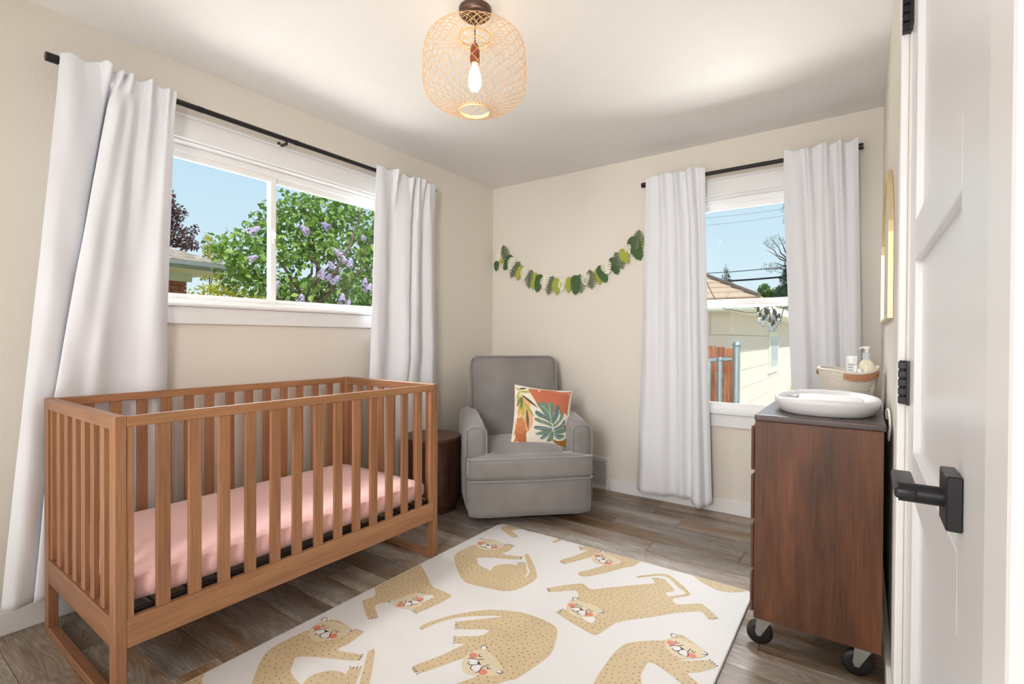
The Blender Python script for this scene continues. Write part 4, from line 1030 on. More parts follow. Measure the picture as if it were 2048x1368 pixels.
bm = nbox(tb.x-.012, tb.x+.010, tb.y-.0105, tb.y-.008, .878+.148, .878+.151); box(bm, tb.x-.012, tb.x+.004, tb.y-.0125, tb.y-.0095, .878+.136, .878+.139); box(bm, tb.x-.010, tb.x+.006, tb.y-.0145, tb.y-.012, .878+.122, .878+.125)
obj('lettering', bm, plain('grey_ink', srgb(120, 130, 138), .5), t)
for x, y, hgt, lab, cc in ((2.632, -.785, .145, 'small clear plastic bottle in front of the squeeze tube', (214, 226, 230)), (2.649, -.795, .132, 'short clear jar beside the lotion bottle', (222, 226, 222))):
    b0 = Vector((x, y, .878)); t = thing('small_bottle', lab, 'bottle', tuple(b0), 'small clear bottles in the basket')
    obj('bottle_body', lathe(bmesh.new(), [(.012,0),(.014,.003),(.014,hgt*.7),(.008,hgt*.8),(.007,hgt*.84)], b0, 20), plain('clear_plastic', srgb(*cc), .15, trans=.35), t, True)
    obj('cap', lathe(bmesh.new(), [(.009,hgt*.82),(.009,hgt),(.007,hgt+.002)], b0, 18), M['vinyl'], t, True, 40)

# ------------------------------------------------------------------ ceiling lamp
LC = Vector((1.392, -1.935, 0))
t = thing('pendant_lamp', 'woven bamboo drum pendant lamp on a bronze ceiling canopy', 'lamp', (LC.x, LC.y, H))
obj('canopy', lathe(bmesh.new(), [(.064,H),(.064,H-.016),(.060,H-.022),(.055,H-.024),(.054,H-.028),(.001,H-.029)], LC, 48), M['bronze'], t, True, 30)
bm = bmesh.new()
for a in (20, 200): cyl(bm, LC+Vector((.035*math.cos(R(a)), .035*math.sin(R(a)), H-.028)), LC+Vector((.035*math.cos(R(a)), .035*math.sin(R(a)), H-.036)), .004, n=10)
lathe(bm, [(.010,H-.028),(.008,H-.036),(.006,H-.044)], LC, 14)
obj('screws', bm, M['bronze'], t, True, 40)
obj('cord', tube(bmesh.new(), [LC+Vector((0,0,H-.04)), LC+Vector((0,0,2.30))], .003, 8), M['bronze'], t, True)
LZ0, LZ1 = 2.040, 2.330
def lprof(s):
    """radius and height along one strand from the top ring to the bottom ring"""
    pts = [(.062, LZ1-.012), (.10, LZ1+.004), (.150, LZ1+.004), (.186, LZ1-.020), (.200, LZ1-.062), (.203, LZ1-.12), (.203, LZ0+.12), (.194, LZ0+.072), (.160, LZ0+.036), (.10, LZ0+.010), (.060, LZ0)]
    return pts
sp_ = spline(lprof(0), 5)
NS = 30
def strand(dirn):
    P = []
    for i, (r_, z) in enumerate(sp_):
        th = dirn*R(150)*(i/(len(sp_)-1)-.5)
        P.append(Vector((r_*math.cos(th), r_*math.sin(th), z)))
    bm = tube(bmesh.new(), P, .0010, 4); me = bpy.data.meshes.new('strand'); bm.to_mesh(me); bm.free(); me.materials.append(M['bamboo']); return me
sh = obj('shade', tube(bmesh.new(), [LC+Vector((.062*math.cos(q), .062*math.sin(q), LZ1)) for q in [2*math.pi*k/40 for k in range(40)]], .003, 6, True), M['bamboo'], t, True)
for dirn in (1, -1):
    me = strand(dirn)
    for k in range(NS):
        o = bpy.data.objects.new('strand', me); col.objects.link(o)
        o.location = LC; o.rotation_euler = (0, 0, 2*math.pi*k/NS + (.02 if dirn > 0 else 0)); o.parent = sh
bm = bmesh.new()
lathe(bm, [(.0575,LZ0-.006),(.062,LZ0-.006),(.063,LZ0+.008),(.059,LZ0+.008),(.0575,LZ0-.006)], LC, 48, cap=False)
obj('bottom_ring', bm, plain('pale_ring', srgb(240, 214, 176), .5), t, True, 40)
bm = bmesh.new()      # upper inner hoop and spokes that carry the shade
tube(bm, [LC+Vector((.05*math.cos(q), .05*math.sin(q), 2.305)) for q in [2*math.pi*k/40 for k in range(40)]], .0022, 6, True)
for a in (0, 60, 120): tube(bm, [LC+Vector((.062*math.cos(R(a)), .062*math.sin(R(a)), 2.325)), LC+Vector((0,0,2.305)), LC+Vector((-.062*math.cos(R(a)), -.062*math.sin(R(a)), 2.325))], .0014, 6)
obj('spider', bm, M['bamboo'], t, True)
obj('socket', lathe(bmesh.new(), [(.012,2.30),(.018,2.285),(.0195,2.24),(.018,2.225)], LC, 24), plain('copper_socket', srgb(150, 84, 58), .4, .5), t, True, 40)
bulbm = plain('warm_bulb', (1, .9, .7, 1), .3, emis=(1.0, .78, .48, 1), estr=9)
obj('bulb', lathe(bmesh.new(), [(.010,2.228),(.012,2.215),(.022,2.185),(.026,2.160),(.024,2.138),(.016,2.122),(.002,2.116)], LC, 28), bulbm, t, True)
add_light('lamp_bulb', 'POINT', (LC.x, LC.y, 2.165), 4.5, (1.0, .86, .66), .03)

# ------------------------------------------------------------------ leaf garland
GAR = json.loads(r'''[["c",0.103,1.894,0.062,1.802],["d",0.048,1.81,0.051,1.717],["g",0.121,1.936,0.165,1.793],["l",0.122,1.83,0.097,1.773],["d",0.207,1.844,0.132,1.719],["c",0.23,1.82,0.199,1.717],["g",0.292,1.782,0.2,1.648],["l",0.318,1.748,0.273,1.622],["c",0.353,1.727,0.34,1.625],["g",0.412,1.705,0.384,1.547],["l",0.459,1.677,0.426,1.54],["d",0.504,1.66,0.47,1.513],["c",0.541,1.65,0.542,1.541],["g",0.618,1.641,0.575,1.482],["l",0.653,1.622,0.662,1.481],["c",0.689,1.613,0.705,1.513],["l",0.768,1.623,0.761,1.492],["d",0.821,1.631,0.829,1.473],["g",0.856,1.639,0.874,1.482],["c",0.9,1.643,0.925,1.545],["g",0.943,1.665,0.97,1.51],["l",0.997,1.666,1.032,1.541],["d",1.022,1.69,1.086,1.555],["c",1.073,1.716,1.104,1.618],["d",1.115,1.741,1.177,1.61],["g",1.152,1.779,1.218,1.645],["l",1.196,1.797,1.263,1.682],["c",1.235,1.828,1.259,1.749],["d",1.276,1.879,1.352,1.699],["g",1.335,1.922,1.32,1.769],["l",1.364,1.869,1.392,1.777]]''')
GM = {'c': plain('cream_felt', srgb(236, 232, 214), .9), 'd': plain('dark_green_felt', srgb(72, 102, 58), .9, var=.08), 'g': plain('grey_green_felt', srgb(112, 124, 96), .9, var=.08), 'l': plain('lime_felt', srgb(166, 172, 74), .9, var=.08)}
t = thing('leaf_garland', 'felt leaf garland in greens and cream strung across the corner of the wall', 'garland', (.72, -.005, 1.75))
cp = [(.112, 1.935), (.20, 1.84), (.32, 1.745), (.46, 1.668), (.62, 1.632), (.80, 1.628), (.96, 1.645), (1.10, 1.70), (1.22, 1.80), (1.33, 1.925)]
obj('string', tube(bmesh.new(), [Vector((x, -.006, z)) for x, z in spline(cp, 5)], .0012, 5), GM['c'], t, True)
def leaf_outline(k):
    """half outlines (along, side) of each felt leaf; along 0 = stem end, 1 = tip"""
    if k == 'l': return [(0,.02),(.08,.16),(.25,.29),(.45,.33),(.65,.27),(.85,.13),(1,0)]
    if k == 'd':
        H_ = [(0,.03),(.02,.14),(.10,.30)]
        for q in range(6):
            a = .18+q*.12; wd = .36*(1-((a-.25)/.85)**2)
            H_ += [(a, wd*.88), (a+.07, wd)]
        return H_+[(.95,.06),(1,0)]
    if k == 'g':
        H_ = [(0,.015)]
        for q in range(8):
            a = .05+q*.105; wd = .40*math.sin(math.pi*min(1, (a+.12)/1.08))
            H_ += [(a, .07), (a+.075, wd), (a+.105, wd*.92), (a+.075, .07)]
        return H_+[(.93,.05),(1,0)]
    H_ = [(0,.02),(-.02,.12),(.04,.26),(.12,.34)]
    for q in range(4):
        a = .20+q*.17; wd = [.40,.40,.36,.26][q]
        H_ += [(a, wd), (a-.05, .10), (a-.015, .09), (a+.05, wd)]
    return H_+[(.88,.2),(.96,.1),(1,.0)]
for i, (k, x0, z0, x1, z1) in enumerate(GAR):
    a = Vector((x0, z0)); d = Vector((x1, z1))-a; L_ = d.length; d.normalize(); n_ = Vector((-d.y, d.x))
    ho = leaf_outline(k); wsc = {'l': .88, 'd': .74, 'g': .85, 'c': 1.05}[k]
    P = [(al, sd) for al, sd in ho] + [(al, -sd) for al, sd in ho[::-1] if abs(sd) > 1e-6]
    lay = .008+.004*(i % 3)+(.004 if k == 'c' else 0); bm = bmesh.new()
    tilt = ((i*37) % 11-5)/40
    def pt(al, sd, off): 
        q = a + d*(al*L_) + n_*(sd*wsc*L_)
        return Vector((q.x, -(lay+off+.012*math.sin(al*2.6)+abs(sd)*-.02+tilt*sd*.1), q.y))
    pl = [Vector((al, sd, 0)) for al, sd in P]
    tri = tessellate_polygon([pl])
    lo = [bm.verts.new(pt(al, sd, 0)) for al, sd in P]; hi = [bm.verts.new(pt(al, sd, .0018)) for al, sd in P]
    for f in tri:
        try: bm.faces.new([lo[q] for q in f]); bm.faces.new([hi[q] for q in f][::-1])
        except ValueError: pass
    for q in range(len(P)): bm.faces.new((lo[q], lo[(q+1) % len(P)], hi[(q+1) % len(P)], hi[q]))
    o = obj({'c': 'monstera_leaf', 'd': 'toothed_leaf', 'g': 'fern_leaf', 'l': 'oval_leaf'}[k], bm, GM[k], t)
    o['label'] = {'c': 'cream felt monstera leaf', 'd': 'dark green felt leaf', 'g': 'grey-green felt fern leaf', 'l': 'lime green felt leaf'}[k]

# ------------------------------------------------------------------ wall register
t = thing('air_register', 'white louvred floor-level air register beside the armchair', 'vent', (.99, 0, 0))
bm = bmesh.new(); vx0, vx1, vz1 = .865, 1.118, .243
frame_rect(bm, 'y', vx0, vx1, 0, vz1, -.016, 0, .026, bev=.003)
obj('frame', bm, M['white'], t)
obj('back_plate', nbox(vx0+.02, vx1-.02, -.003, -.0005, .02, vz1-.02), plain('dark_duct', srgb(70, 66, 62), .8), t)
for k in range(14):
    z = .034+k*.0135
    bm = nbox(vx0+.024, vx1-.024, -.014, -.0035, z, z+.0022); bmesh.ops.rotate(bm, cent=(vx0, -.009, z), matrix=Matrix.Rotation(R(38), 3, 'X'), verts=bm.verts)
    obj('louvre', bm, M['white'], t)

# ------------------------------------------------------------------ arched mirror on the right wall
t = thing('arched_mirror', 'tall arched mirror in a thin gold frame on the right wall', 'mirror', (W, -.95, 1.25))
my0, my1, mz0, mz1 = -1.335, -.52, 1.215, 1.81
def arch(y0, y1, z0, z1, n=24):
    r = (y1-y0)/2; c = (y0+y1)/2; h = .30; return [(y0, z0)]+[(c-r*math.cos(math.pi*k/n), z1-h+h*math.sin(math.pi*k/n)) for k in range(n+1)]+[(y1, z0)]
A_ = arch(my0, my1, mz0, mz1); B_ = arch(my0+.012, my1-.012, mz0+.012, mz1-.012)
bm = bmesh.new(); G = [[bm.verts.new((x, y, z)) for y, z in P_] for x, P_ in ((W-.001, A_), (W-.016, A_), (W-.016, B_), (W-.008, B_))]
n = len(A_)
for q in range(3):
    for k in range(n): bm.faces.new((G[q][k], G[q][(k+1) % n], G[q+1][(k+1) % n], G[q+1][k]))
obj('frame', bm, plain('pale_gold', srgb(222, 204, 158), .35, .45), t)
bm = bmesh.new(); vs = [bm.verts.new((W-.010, y, z)) for y, z in B_]; bm.faces.new(vs)
vs2 = [bm.verts.new((W-.002, y, z)) for y, z in B_]; bm.faces.new(vs2[::-1])
for k in range(n): bm.faces.new((vs[k], vs[(k+1) % n], vs2[(k+1) % n], vs2[k]))
obj('mirror_glass', bm, plain('mirror', (.9, .92, .92, 1), .03, 1.0), t)

# ------------------------------------------------------------------ outdoors
GZ = -.45
tag(obj('ground', nbox(-30, 30, .35, 40, GZ-.2, GZ), plain('dry_lawn', srgb(196, 186, 158), .95, var=.15, vscale=6)), kind='structure')
tag(obj('ground.001', nbox(-40, -.35, -30, .35, GZ-.2, GZ), plain('lawn', srgb(104, 130, 66), .95, var=.25, vscale=5)), kind='structure')
# outside faces of this house and its roof, so that they shade the yard
tag(obj('roof', nbox(-.75, 6.5, -8, .62, 2.75, 2.92), plain('roof_felt', srgb(120, 112, 104), .9)), kind='structure')

brickm = plain('red_brick', srgb(168, 104, 86), .9, var=.18, vscale=14, bump=.4, bscale=60)
mort = plain('mortar', srgb(176, 160, 148), .95)
shin = wood('weathered_shingle', [srgb(150, 136, 124), srgb(178, 164, 150), srgb(204, 192, 178)], 0, 1, 8, .9, .3, .1)
tilem = plain('tan_shingle', srgb(204, 178, 154), .9, var=.1, vscale=10)
fasc = plain('cream_fascia', srgb(226, 228, 216), .7); gut = plain('galvanised_gutter', srgb(168, 174, 178), .45, .5, var=.2, vscale=12)
soff = plain('cream_soffit', srgb(238, 228, 206), .8)

# --- brick house past the wide window: corner of a hipped roof with gutter and soffit
HX = -6.0; HC = .50        # eave line (facing us) and its right end
EZ = 2.22
t = thing('brick_house', 'brick house with a grey hipped shingle roof, left in the wide window', 'house', (HX-4, -4, GZ))
wx, wy = HX-.62, .20       # wall face and its right corner
obj('wall', nbox(wx-6, wx-.06, wy-9, wy-.03, GZ, EZ-.10), mort, t)
bl, bh = .215, .068
meb = {}
for r_ in range(34):
    z = EZ-.165-bh-(r_*(bh+.011))
    if z < GZ: break
    for c in range(5):
        o_ = (r_ % 2)*.5*(bl+.011)
        ya = wy-(c+1)*(bl+.011)-o_
        if r_ > 17: continue
        obj('brick', nbox(wx-.08, wx, ya, ya+bl, z, z+bh, bev=.003), brickm, t)
    if r_ % 2:
        if r_ <= 17: obj('brick', nbox(wx-.08, wx, wy-.5*(bl+.011), wy-.011, z, z+bh, bev=.003), brickm, t)
    # end wall seen at an angle
bm = bmesh.new()
for r_ in range(38):
    z = EZ-.165-bh-(r_*(bh+.011))
    if z < GZ: break
    for c in range(5 if r_ > 17 else 0, 0, -1):
        ya = wy-c*(bl+.011)-(r_ % 2)*.11; box(bm, wx-.08, wx, ya, min(wy, ya+bl), z, z+bh)
    for c in range(12):
        ya = wy-1.3-(c+1)*(bl+.011)-(r_ % 2)*.11; box(bm, wx-.08, wx, ya, ya+bl, z, z+bh)
    for c in range(14): xa = wx-.02-(c+1)*(bl+.011)-(r_ % 2)*.11; box(bm, xa, xa+bl, wy-.08, wy, z, z+bh)
tag(obj('brickwork', bm, brickm, t), kind='stuff')
obj('frieze_board', nbox(wx-.02, wx+.03, wy-9, wy+.06, EZ-.17, EZ-.03), plain('sage_fascia', srgb(206, 214, 196), .7), t)
obj('soffit', nbox(wx-6, HX, wy-9, HC, EZ-.035, EZ-.015), soff, t)
bm = bmesh.new(); box(bm, HX-.02, HX, wy-9, HC, EZ-.02, EZ+.09); box(bm, wx-6, HX, HC-.02, HC, EZ-.02, EZ+.09)
obj('fascia', bm, plain('sage_board', srgb(196, 206, 190), .7), t)
bm = bmesh.new()
prof = [(0, .085), (0, 0), (.05, -.002), (.085, .03), (.09, .09), (.083, .09), (.078, .034), (.046, .006), (.008, .006), (.008, .085)]
for k in range(len(prof)):
    pass
va = [bm.verts.new((HX+p[0], HC+.05, EZ+p[1])) for p in prof]; vb = [bm.verts.new((HX+p[0], wy-9, EZ+p[1])) for p in prof]
for k in range(len(prof)): bm.faces.new((va[k], va[(k+1) % len(prof)], vb[(k+1) % len(prof)], vb[k]))
bm.faces.new(va)
obj('gutter', bm, gut, t)
pit = .42
def roof_pt(u, y):     # u = distance up the front slope measured in plan
    return Vector((HX+.03-u, y, EZ+.095+pit*u))
bm = bmesh.new()
vs = [bm.verts.new(p) for p in ((HX+.03, wy-9, EZ+.09), (HX+.03, HC+.03, EZ+.09), (HX+.03-3.2, HC+.03-3.2, EZ+.09+pit*3.2), (HX+.03-3.2, wy-9, EZ+.09+pit*3.2), (HX+.03-6.4, HC+.03, EZ+.09), )]
bm.faces.new((vs[0], vs[1], vs[2], vs[3])); bm.faces.new((vs[1], vs[4], vs[2]))
obj('roof', bm, shin, t)
cs_ = .145
for r_ in range(14):
    u0_ = r_*cs_; u1_ = u0_+cs_*1.12
    y_r = HC+.03-u0_; k = 0; rr = random.Random(r_)
    y = y_r
    while y > -3.2 and k < 9:
        wd = rr.uniform(.24, .36); ya = max(-3.4, y-wd)
        bm = bmesh.new(); cut = 0
        P = [(u0_, ya), (u0_, y-.006), (u1_, (y-.006) if k else y-.006-(u1_-u0_)), (u1_, ya)]
        if P[2][1] < P[3][1]: P[2] = (P[2][0], P[3][1]+.001)
        lo = [bm.verts.new(roof_pt(u, yy)+Vector((0, 0, .002+(.022 if u == u0_ else .004)))) for u, yy in P]
        hi = [bm.verts.new(v.co-Vector((0, 0, .018 if i_ < 2 else .003))) for i_, v in enumerate(lo)]
        bm.faces.new(lo); bm.faces.new(hi[::-1])
        for q in range(4): bm.faces.new((lo[q], lo[(q+1) % 4], hi[(q+1) % 4], hi[q]))
        obj('shingle', bm, shin, t)
        y = ya; k += 1
obj('carport_beam', nbox(-8.6, -6.9, .16, .24, 1.83, 1.93), plain('sage_beam', srgb(190, 202, 186), .7), t)
bmx = nbox(HX-2.1, HX-2.0, .2, 2.6, 1.84, 1.98); obj('carport_beam', bmx, fasc, t)

# --- foliage
leafmats = {}
def leafmat(name, c1, c2, tr=.3, rough=.5):
    mt, nt, b = newmat(name); L = nt.links.new
    tcn = N(nt, 'ShaderNodeTexCoord'); n1 = N(nt, 'ShaderNodeTexNoise', Scale=6.0, Detail=2.0); L(tcn.outputs['Object'], n1.inputs['Vector'])
    oi = N(nt, 'ShaderNodeObjectInfo'); ad = N(nt, 'ShaderNodeMath', operation='MULTIPLY_ADD'); ad.inputs[1].default_value = .5; L(oi.outputs['Random'], ad.inputs[0]); 
    sb = N(nt, 'ShaderNodeMath', operation='SUBTRACT'); sb.inputs[1].default_value = .25; L(n1.outputs['Fac'], sb.inputs[0]); L(sb.outputs[0], ad.inputs[2])
    mx = N(nt, 'ShaderNodeMix'); mx.data_type = 'RGBA'; L(ad.outputs[0], mx.inputs[0]); mx.inputs[6].default_value = c1; mx.inputs[7].default_value = c2
    L(mx.outputs[2], b.inputs['Base Color']); b.inputs['Roughness'].default_value = rough
    td = N(nt, 'ShaderNodeBsdfTranslucent'); L(mx.outputs[2], td.inputs[0])
    ms = N(nt, 'ShaderNodeMixShader'); ms.inputs[0].default_value = tr; L(b.outputs[0], ms.inputs[1]); L(td.outputs[0], ms.inputs[2])
    L(ms.outputs[0], nt.nodes['Material Output'].inputs[0]); return mt
lil = leafmat('lilac_leaf', srgb(98, 140, 58), srgb(186, 212, 112), .35); pur = leafmat('purple_leaf', srgb(84, 58, 66), srgb(150, 112, 110), .2)
yel = leafmat('yellow_leaf', srgb(170, 176, 44), srgb(222, 214, 78), .35); grn = leafmat('green_leaf', srgb(72, 104, 54), srgb(136, 164, 92), .3); con = leafmat('needle_leaf', srgb(52, 74, 62), srgb(92, 116, 98), .1)
flo = leafmat('lilac_petal', srgb(196, 176, 220), srgb(232, 218, 240), .3, .8); bark = plain('grey_bark', srgb(112, 96, 84), .9, var=.2, vscale=20)
def leaf_mesh(name, L_, wd, mt):
    V = [(0,0,0), (L_*.28, wd*.5, L_*.05), (L_*.62, wd*.42, L_*.04), (L_, 0, -L_*.10), (L_*.62, -wd*.42, L_*.04), (L_*.28, -wd*.5, L_*.05), (L_*.45, 0, -L_*.03)]
    F = [(0,1,6), (1,2,6), (2,3,6), (3,4,6), (4,5,6), (5,0,6)]
    me = bpy.data.meshes.new(name); me.from_pydata(V, [], F); me.materials.append(mt); return me
def foliage(name, centers, n, L_, wd, mt, par, rg, label=None):
    """loose leaves spread through ellipsoid clumps, kept as real leaf blades"""
    base = np.array([(0,0,0), (L_*.35, wd*.5, L_*.06), (L_, 0, -L_*.1), (L_*.35, -wd*.5, L_*.06)])
    tot = sum(c[3]*c[4]*c[5] for c in centers); V = []; 
    P = []
    for cx, cy, cz, rx, ry, rz in centers:
        k = max(3, int(n*rx*ry*rz/tot)); d = rg.normal(size=(k, 3)); d /= np.linalg.norm(d, axis=1)[:, None]; r_ = rg.uniform(.25, 1, k)**.5
        P.append(np.array((cx, cy, cz))+d*r_[:, None]*np.array((rx, ry, rz)))
    P = np.concatenate(P); k = len(P)
    az = rg.uniform(0, 6.283, k); el = rg.normal(-.4, .6, k); ro = rg.uniform(-1.2, 1.2, k); s = rg.uniform(.7, 1.25, k)
    ca, sa, ce, se, cr, sr_ = np.cos(az), np.sin(az), np.cos(el), np.sin(el), np.cos(ro), np.sin(ro)
    X = np.stack([ca*ce, sa*ce, se], 1); Y0_ = np.stack([-sa, ca, 0*ca], 1); Z0_ = np.cross(X, Y0_)
    Y_ = Y0_*cr[:, None]+Z0_*sr_[:, None]; Z_ = np.cross(X, Y_)
    V = P[:, None, :]+s[:, None, None]*(base[None, :, 0, None]*X[:, None, :]+base[None, :, 1, None]*Y_[:, None, :]+base[None, :, 2, None]*Z_[:, None, :])
    V = V.reshape(-1, 3); idx = np.arange(k)*4
    me = bpy.data.meshes.new(name); me.vertices.add(len(V)); me.vertices.foreach_set('co', V.ravel())
    F = np.stack([idx, idx+1, idx+2, idx, idx+2, idx+3], 1).reshape(-1, 3)
    me.loops.add(F.size); me.loops.foreach_set('vertex_index', F.ravel().astype(np.int32)); me.polygons.add(len(F))
    me.polygons.foreach_set('loop_start', (np.arange(len(F))*3).astype(np.int32)); me.update(); me.validate()
    me.materials.append(mt)
    o = link_mesh(name, me, None, par); o['kind'] = 'stuff'
    if label: o['label'] = label
    return o
def branches(name, root, tips, par, r0_=.05, seed=0, wig=.12):
    rg = random.Random(seed); bm = bmesh.new()
    for tip in tips:
        a = Vector(root); b_ = Vector(tip); P = []
        for k in range(7):
            f = k/6; p = a.lerp(b_, f)+Vector((rg.uniform(-1, 1), rg.uniform(-1, 1), rg.uniform(-.3, .6)))*wig*math.sin(math.pi*f)*(b_-a).length*.6
            P.append(p)
        tube(bm, P, [r0_*(1-.85*k/6) for k in range(7)], 6)
    return obj(name, bm, bark, par, True)
rg = np.random.default_rng(11)
# lilac close outside the wide window
t = thing('lilac_tree', 'green lilac tree with pale purple blossoms, right half of the wide window', 'tree', (-3.9, .9, GZ))
tips = [(-3.5, -.35, 2.0), (-3.6, -.1, 2.5), (-3.5, .3, 3.0), (-3.8, .8, 3.3), (-3.4, 1.3, 3.2), (-3.6, 1.7, 2.8), (-3.4, .1, 1.9), (-3.3, .8, 2.3), (-3.5, 1.4, 2.2), (-3.6, .5, 2.6), (-3.7, 1.0, 2.8), (-3.2, .4, 2.0), (-3.3, 1.6, 1.8)]
branches('branches', (-3.9, .75, 1.0), tips, t, .045, 3, .14)
obj('trunk', tube(bmesh.new(), [(-3.9, .85, GZ), (-3.95, .8, .3), (-3.9, .75, 1.05)], [.08, .07, .05], 8), bark, t, True)
cl = [(-3.6, -.45, 2.18, .28, .30, .28), (-3.6, -.25, 2.02, .3, .34, .24), (-3.7, -.10, 2.45, .3, .26, .20), (-3.7, -.20, 1.86, .25, .30, .2), (-3.75, .05, 2.72, .28, .2, .2), (-3.7, .35, 2.85, .35, .38, .26), (-3.7, .35, 2.35, .35, .36, .28), (-3.8, .9, 3.05, .4, .45, .25), (-3.8, .85, 2.5, .4, .40, .26), (-3.7, .35, 1.8, .3, .35, .22), (-3.7, 1.0, 1.9, .35, .4, .24), (-3.8, 1.5, 2.9, .4, .42, .3), (-3.7, 1.55, 2.3, .3, .4, .3), (-3.7, 1.6, 1.75, .3, .4, .25), (-3.9, 2.1, 2.5, .4, .45, .6), (-3.7, 1.1, 1.45, .4, .9, .25)]
foliage('foliage', cl, 5200, .085, .058, lil, t, rg)
foliage('foliage', [(c[0]-.5, c[1]+.15, c[2], c[3]*1.2, c[4]*1.1, c[5]*1.1) for c in cl], 1800, .085, .058, grn, t, rg)
lm = leaf_mesh('leaf', .095, .066, lil); rr = random.Random(5)
for k in range(260):
    c = cl[k % len(cl)]; a = rr.uniform(0, 6.28); e_ = rr.uniform(-1.2, 1.2)
    o = bpy.data.objects.new('leaf', lm); col.objects.link(o); 
    o.location = (c[0]+c[3]*(.75+.3*rr.random()), c[1]+c[4]*math.cos(a)*1.02*rr.random()**.5, c[2]+c[5]*math.sin(a)*1.02*rr.random()**.5)
    o.rotation_euler = (rr.uniform(-1, 1), rr.uniform(-.2, 1.3), rr.uniform(-2, 2)); s = rr.uniform(.8, 1.2); o.scale = (s, s, s)
    WM[o.name] = None; o.parent = t; o.matrix_parent_inverse = WM[t.name].inverted()
# blossoms: conical panicles of small florets
def blossom(seed):
    r2 = np.random.default_rng(seed); bm = bmesh.new()
    for k in range(110):
        h_ = r2.uniform(0, 1); a = r2.uniform(0, 6.28); r_ = (.040*(1-h_)**.5+.006)*r2.uniform(.7, 1)
        c = Vector((r_*math.cos(a), r_*math.sin(a), h_*.11))
        q = Vector((math.cos(a), math.sin(a), .3)).normalized(); s = q.cross(Vector((0, 0, 1))).normalized(); u = s.cross(q); w_ = .011
        v = [bm.verts.new(c+s*(w_*math.cos(b_))+u*(w_*math.sin(b_))+q*(.003 if i_ % 2 else 0)) for i_, b_ in enumerate([k2*math.pi/4 for k2 in range(8)])]
        bm.faces.new(v)
    me = bpy.data.meshes.new('blossom'); bm.to_mesh(me); bm.free(); me.materials.append(flo); return me
bms = [blossom(k) for k in range(3)]
def onx_(px, py, X):
    d = fwd + rt*((px-1024)/992.6) + up*((684-py)/992.6); return CAM + d*((X-CAM.x)/d.x)
bl_ = [(-3.3, .81, 2.27), (-3.3, .89, 2.19), (-3.3, .96, 2.13), (-3.3, .60, 1.90), (-3.3, .70, 1.88), (-3.3, .50, 1.93), (-3.3, .67, 2.06), (-3.3, -.46, 2.36), (-3.35, -.42, 2.06), (-3.3, 1.22, 1.88), (-3.3, 1.27, 1.82), (-3.3, -.16, 1.72), (-3.3, -.12, 1.66), (-3.3, .90, 1.55), (-3.3, 1.27, 1.50), (-3.3, 1.36, 1.57), (-3.3, .84, 1.63), (-3.3, .62, 2.62), (-3.3, 1.20, 2.55), (-3.3, .30, 2.50), (-3.3, 1.42, 2.05), (-3.3, .22, 1.60)]
for k, p in enumerate(bl_):
    o = bpy.data.objects.new('blossom', bms[k % 3]); col.objects.link(o); o.location = p; o.rotation_euler = (rr.uniform(-.9, .9), rr.uniform(-.2, 1.0), rr.uniform(0, 6)); s = rr.uniform(.85, 1.3); o.scale = (s, s, s)
    o.parent = t; o.matrix_parent_inverse = WM[t.name].inverted()
# yellow-green shrub
t = thing('yellow_shrub', 'bright yellow-green shrub under the eaves in the wide window', 'shrub', (-5.2, .35, GZ))
foliage('foliage', [(-5.2, .05, 1.70, .3, .42, .26), (-5.2, .5, 1.62, .3, .5, .28), (-5.3, .25, 1.88, .25, .28, .15), (-5.2, .3, 1.2, .4, .6, .45)], 3600, .05, .034, yel, t, rg)
branches('branches', (-5.2, .3, .2), [(-5.2, 0, 1.6), (-5.2, .5, 1.7), (-5.2, .25, 1.9)], t, .03, 8)
# purple-leaf tree
t = thing('purple_tree', 'purple-leaved tree behind the brick house', 'tree', (-12.5, 1.2, GZ))
foliage('foliage', [(-12.4, 2.02, 4.45, .5, .22, .42), (-12.4, 2.02, 4.85, .3, .13, .16), (-12.4, 2.28, 4.42, .3, .16, .22), (-12.4, 2.15, 3.85, .5, .28, .35), (-12.4, 2.60, 4.05, .3, .16, .16), (-12.4, 2.45, 3.68, .4, .24, .2), (-12.4, 1.5, 4.4, .8, .5, .7), (-12.4, 1.4, 3.6, .8, .6, .5), (-12.4, 2.66, 3.62, .2, .14, .10)], 6400, .085, .06, pur, t, rg)
branches('branches', (-12.4, 1.6, 1.8), [(-12.4, 2.0, 4.9), (-12.4, 2.3, 4.6), (-12.4, 2.65, 4.1), (-12.4, 1.3, 4.8), (-12.4, 2.6, 3.7)], t, .07, 4)
obj('trunk', tube(bmesh.new(), [(-12.4, 1.6, GZ), (-12.4, 1.6, 1.9)], .13, 8), bark, t, True)
t = thing('young_tree', 'small pale green tree between the purple tree and the lilac', 'tree', (-11.5, 2.7, GZ))
foliage('foliage', [(-11.5, 2.62, 3.62, .2, .12, .3), (-11.5, 2.75, 3.35, .3, .28, .25), (-11.5, 2.95, 3.45, .2, .18, .2), (-11.5, 2.7, 2.9, .4, .5, .3)], 1500, .07, .045, yel, t, rg)
branches('branches', (-11.5, 2.75, GZ), [(-11.5, 2.62, 3.85), (-11.5, 2.95, 3.5), (-11.5, 2.75, 3.3)], t, .04, 6, .05)
t = thing('background_hedge', 'loose green trees far behind the lilac', 'tree', (-13, 6, GZ))
foliage('foliage', [(-13, 4.2, 1.9, .6, 1.2, .7), (-13, 6.0, 2.1, .6, 1.3, 1.0), (-13, 8.0, 2.3, .6, 1.4, 1.4)], 4200, .13, .09, grn, t, rg)
branches('branches', (-13, 6, GZ), [(-13, 4.2, 2.2), (-13, 6.2, 2.8), (-13, 8, 3)], t, .08, 16, .05)

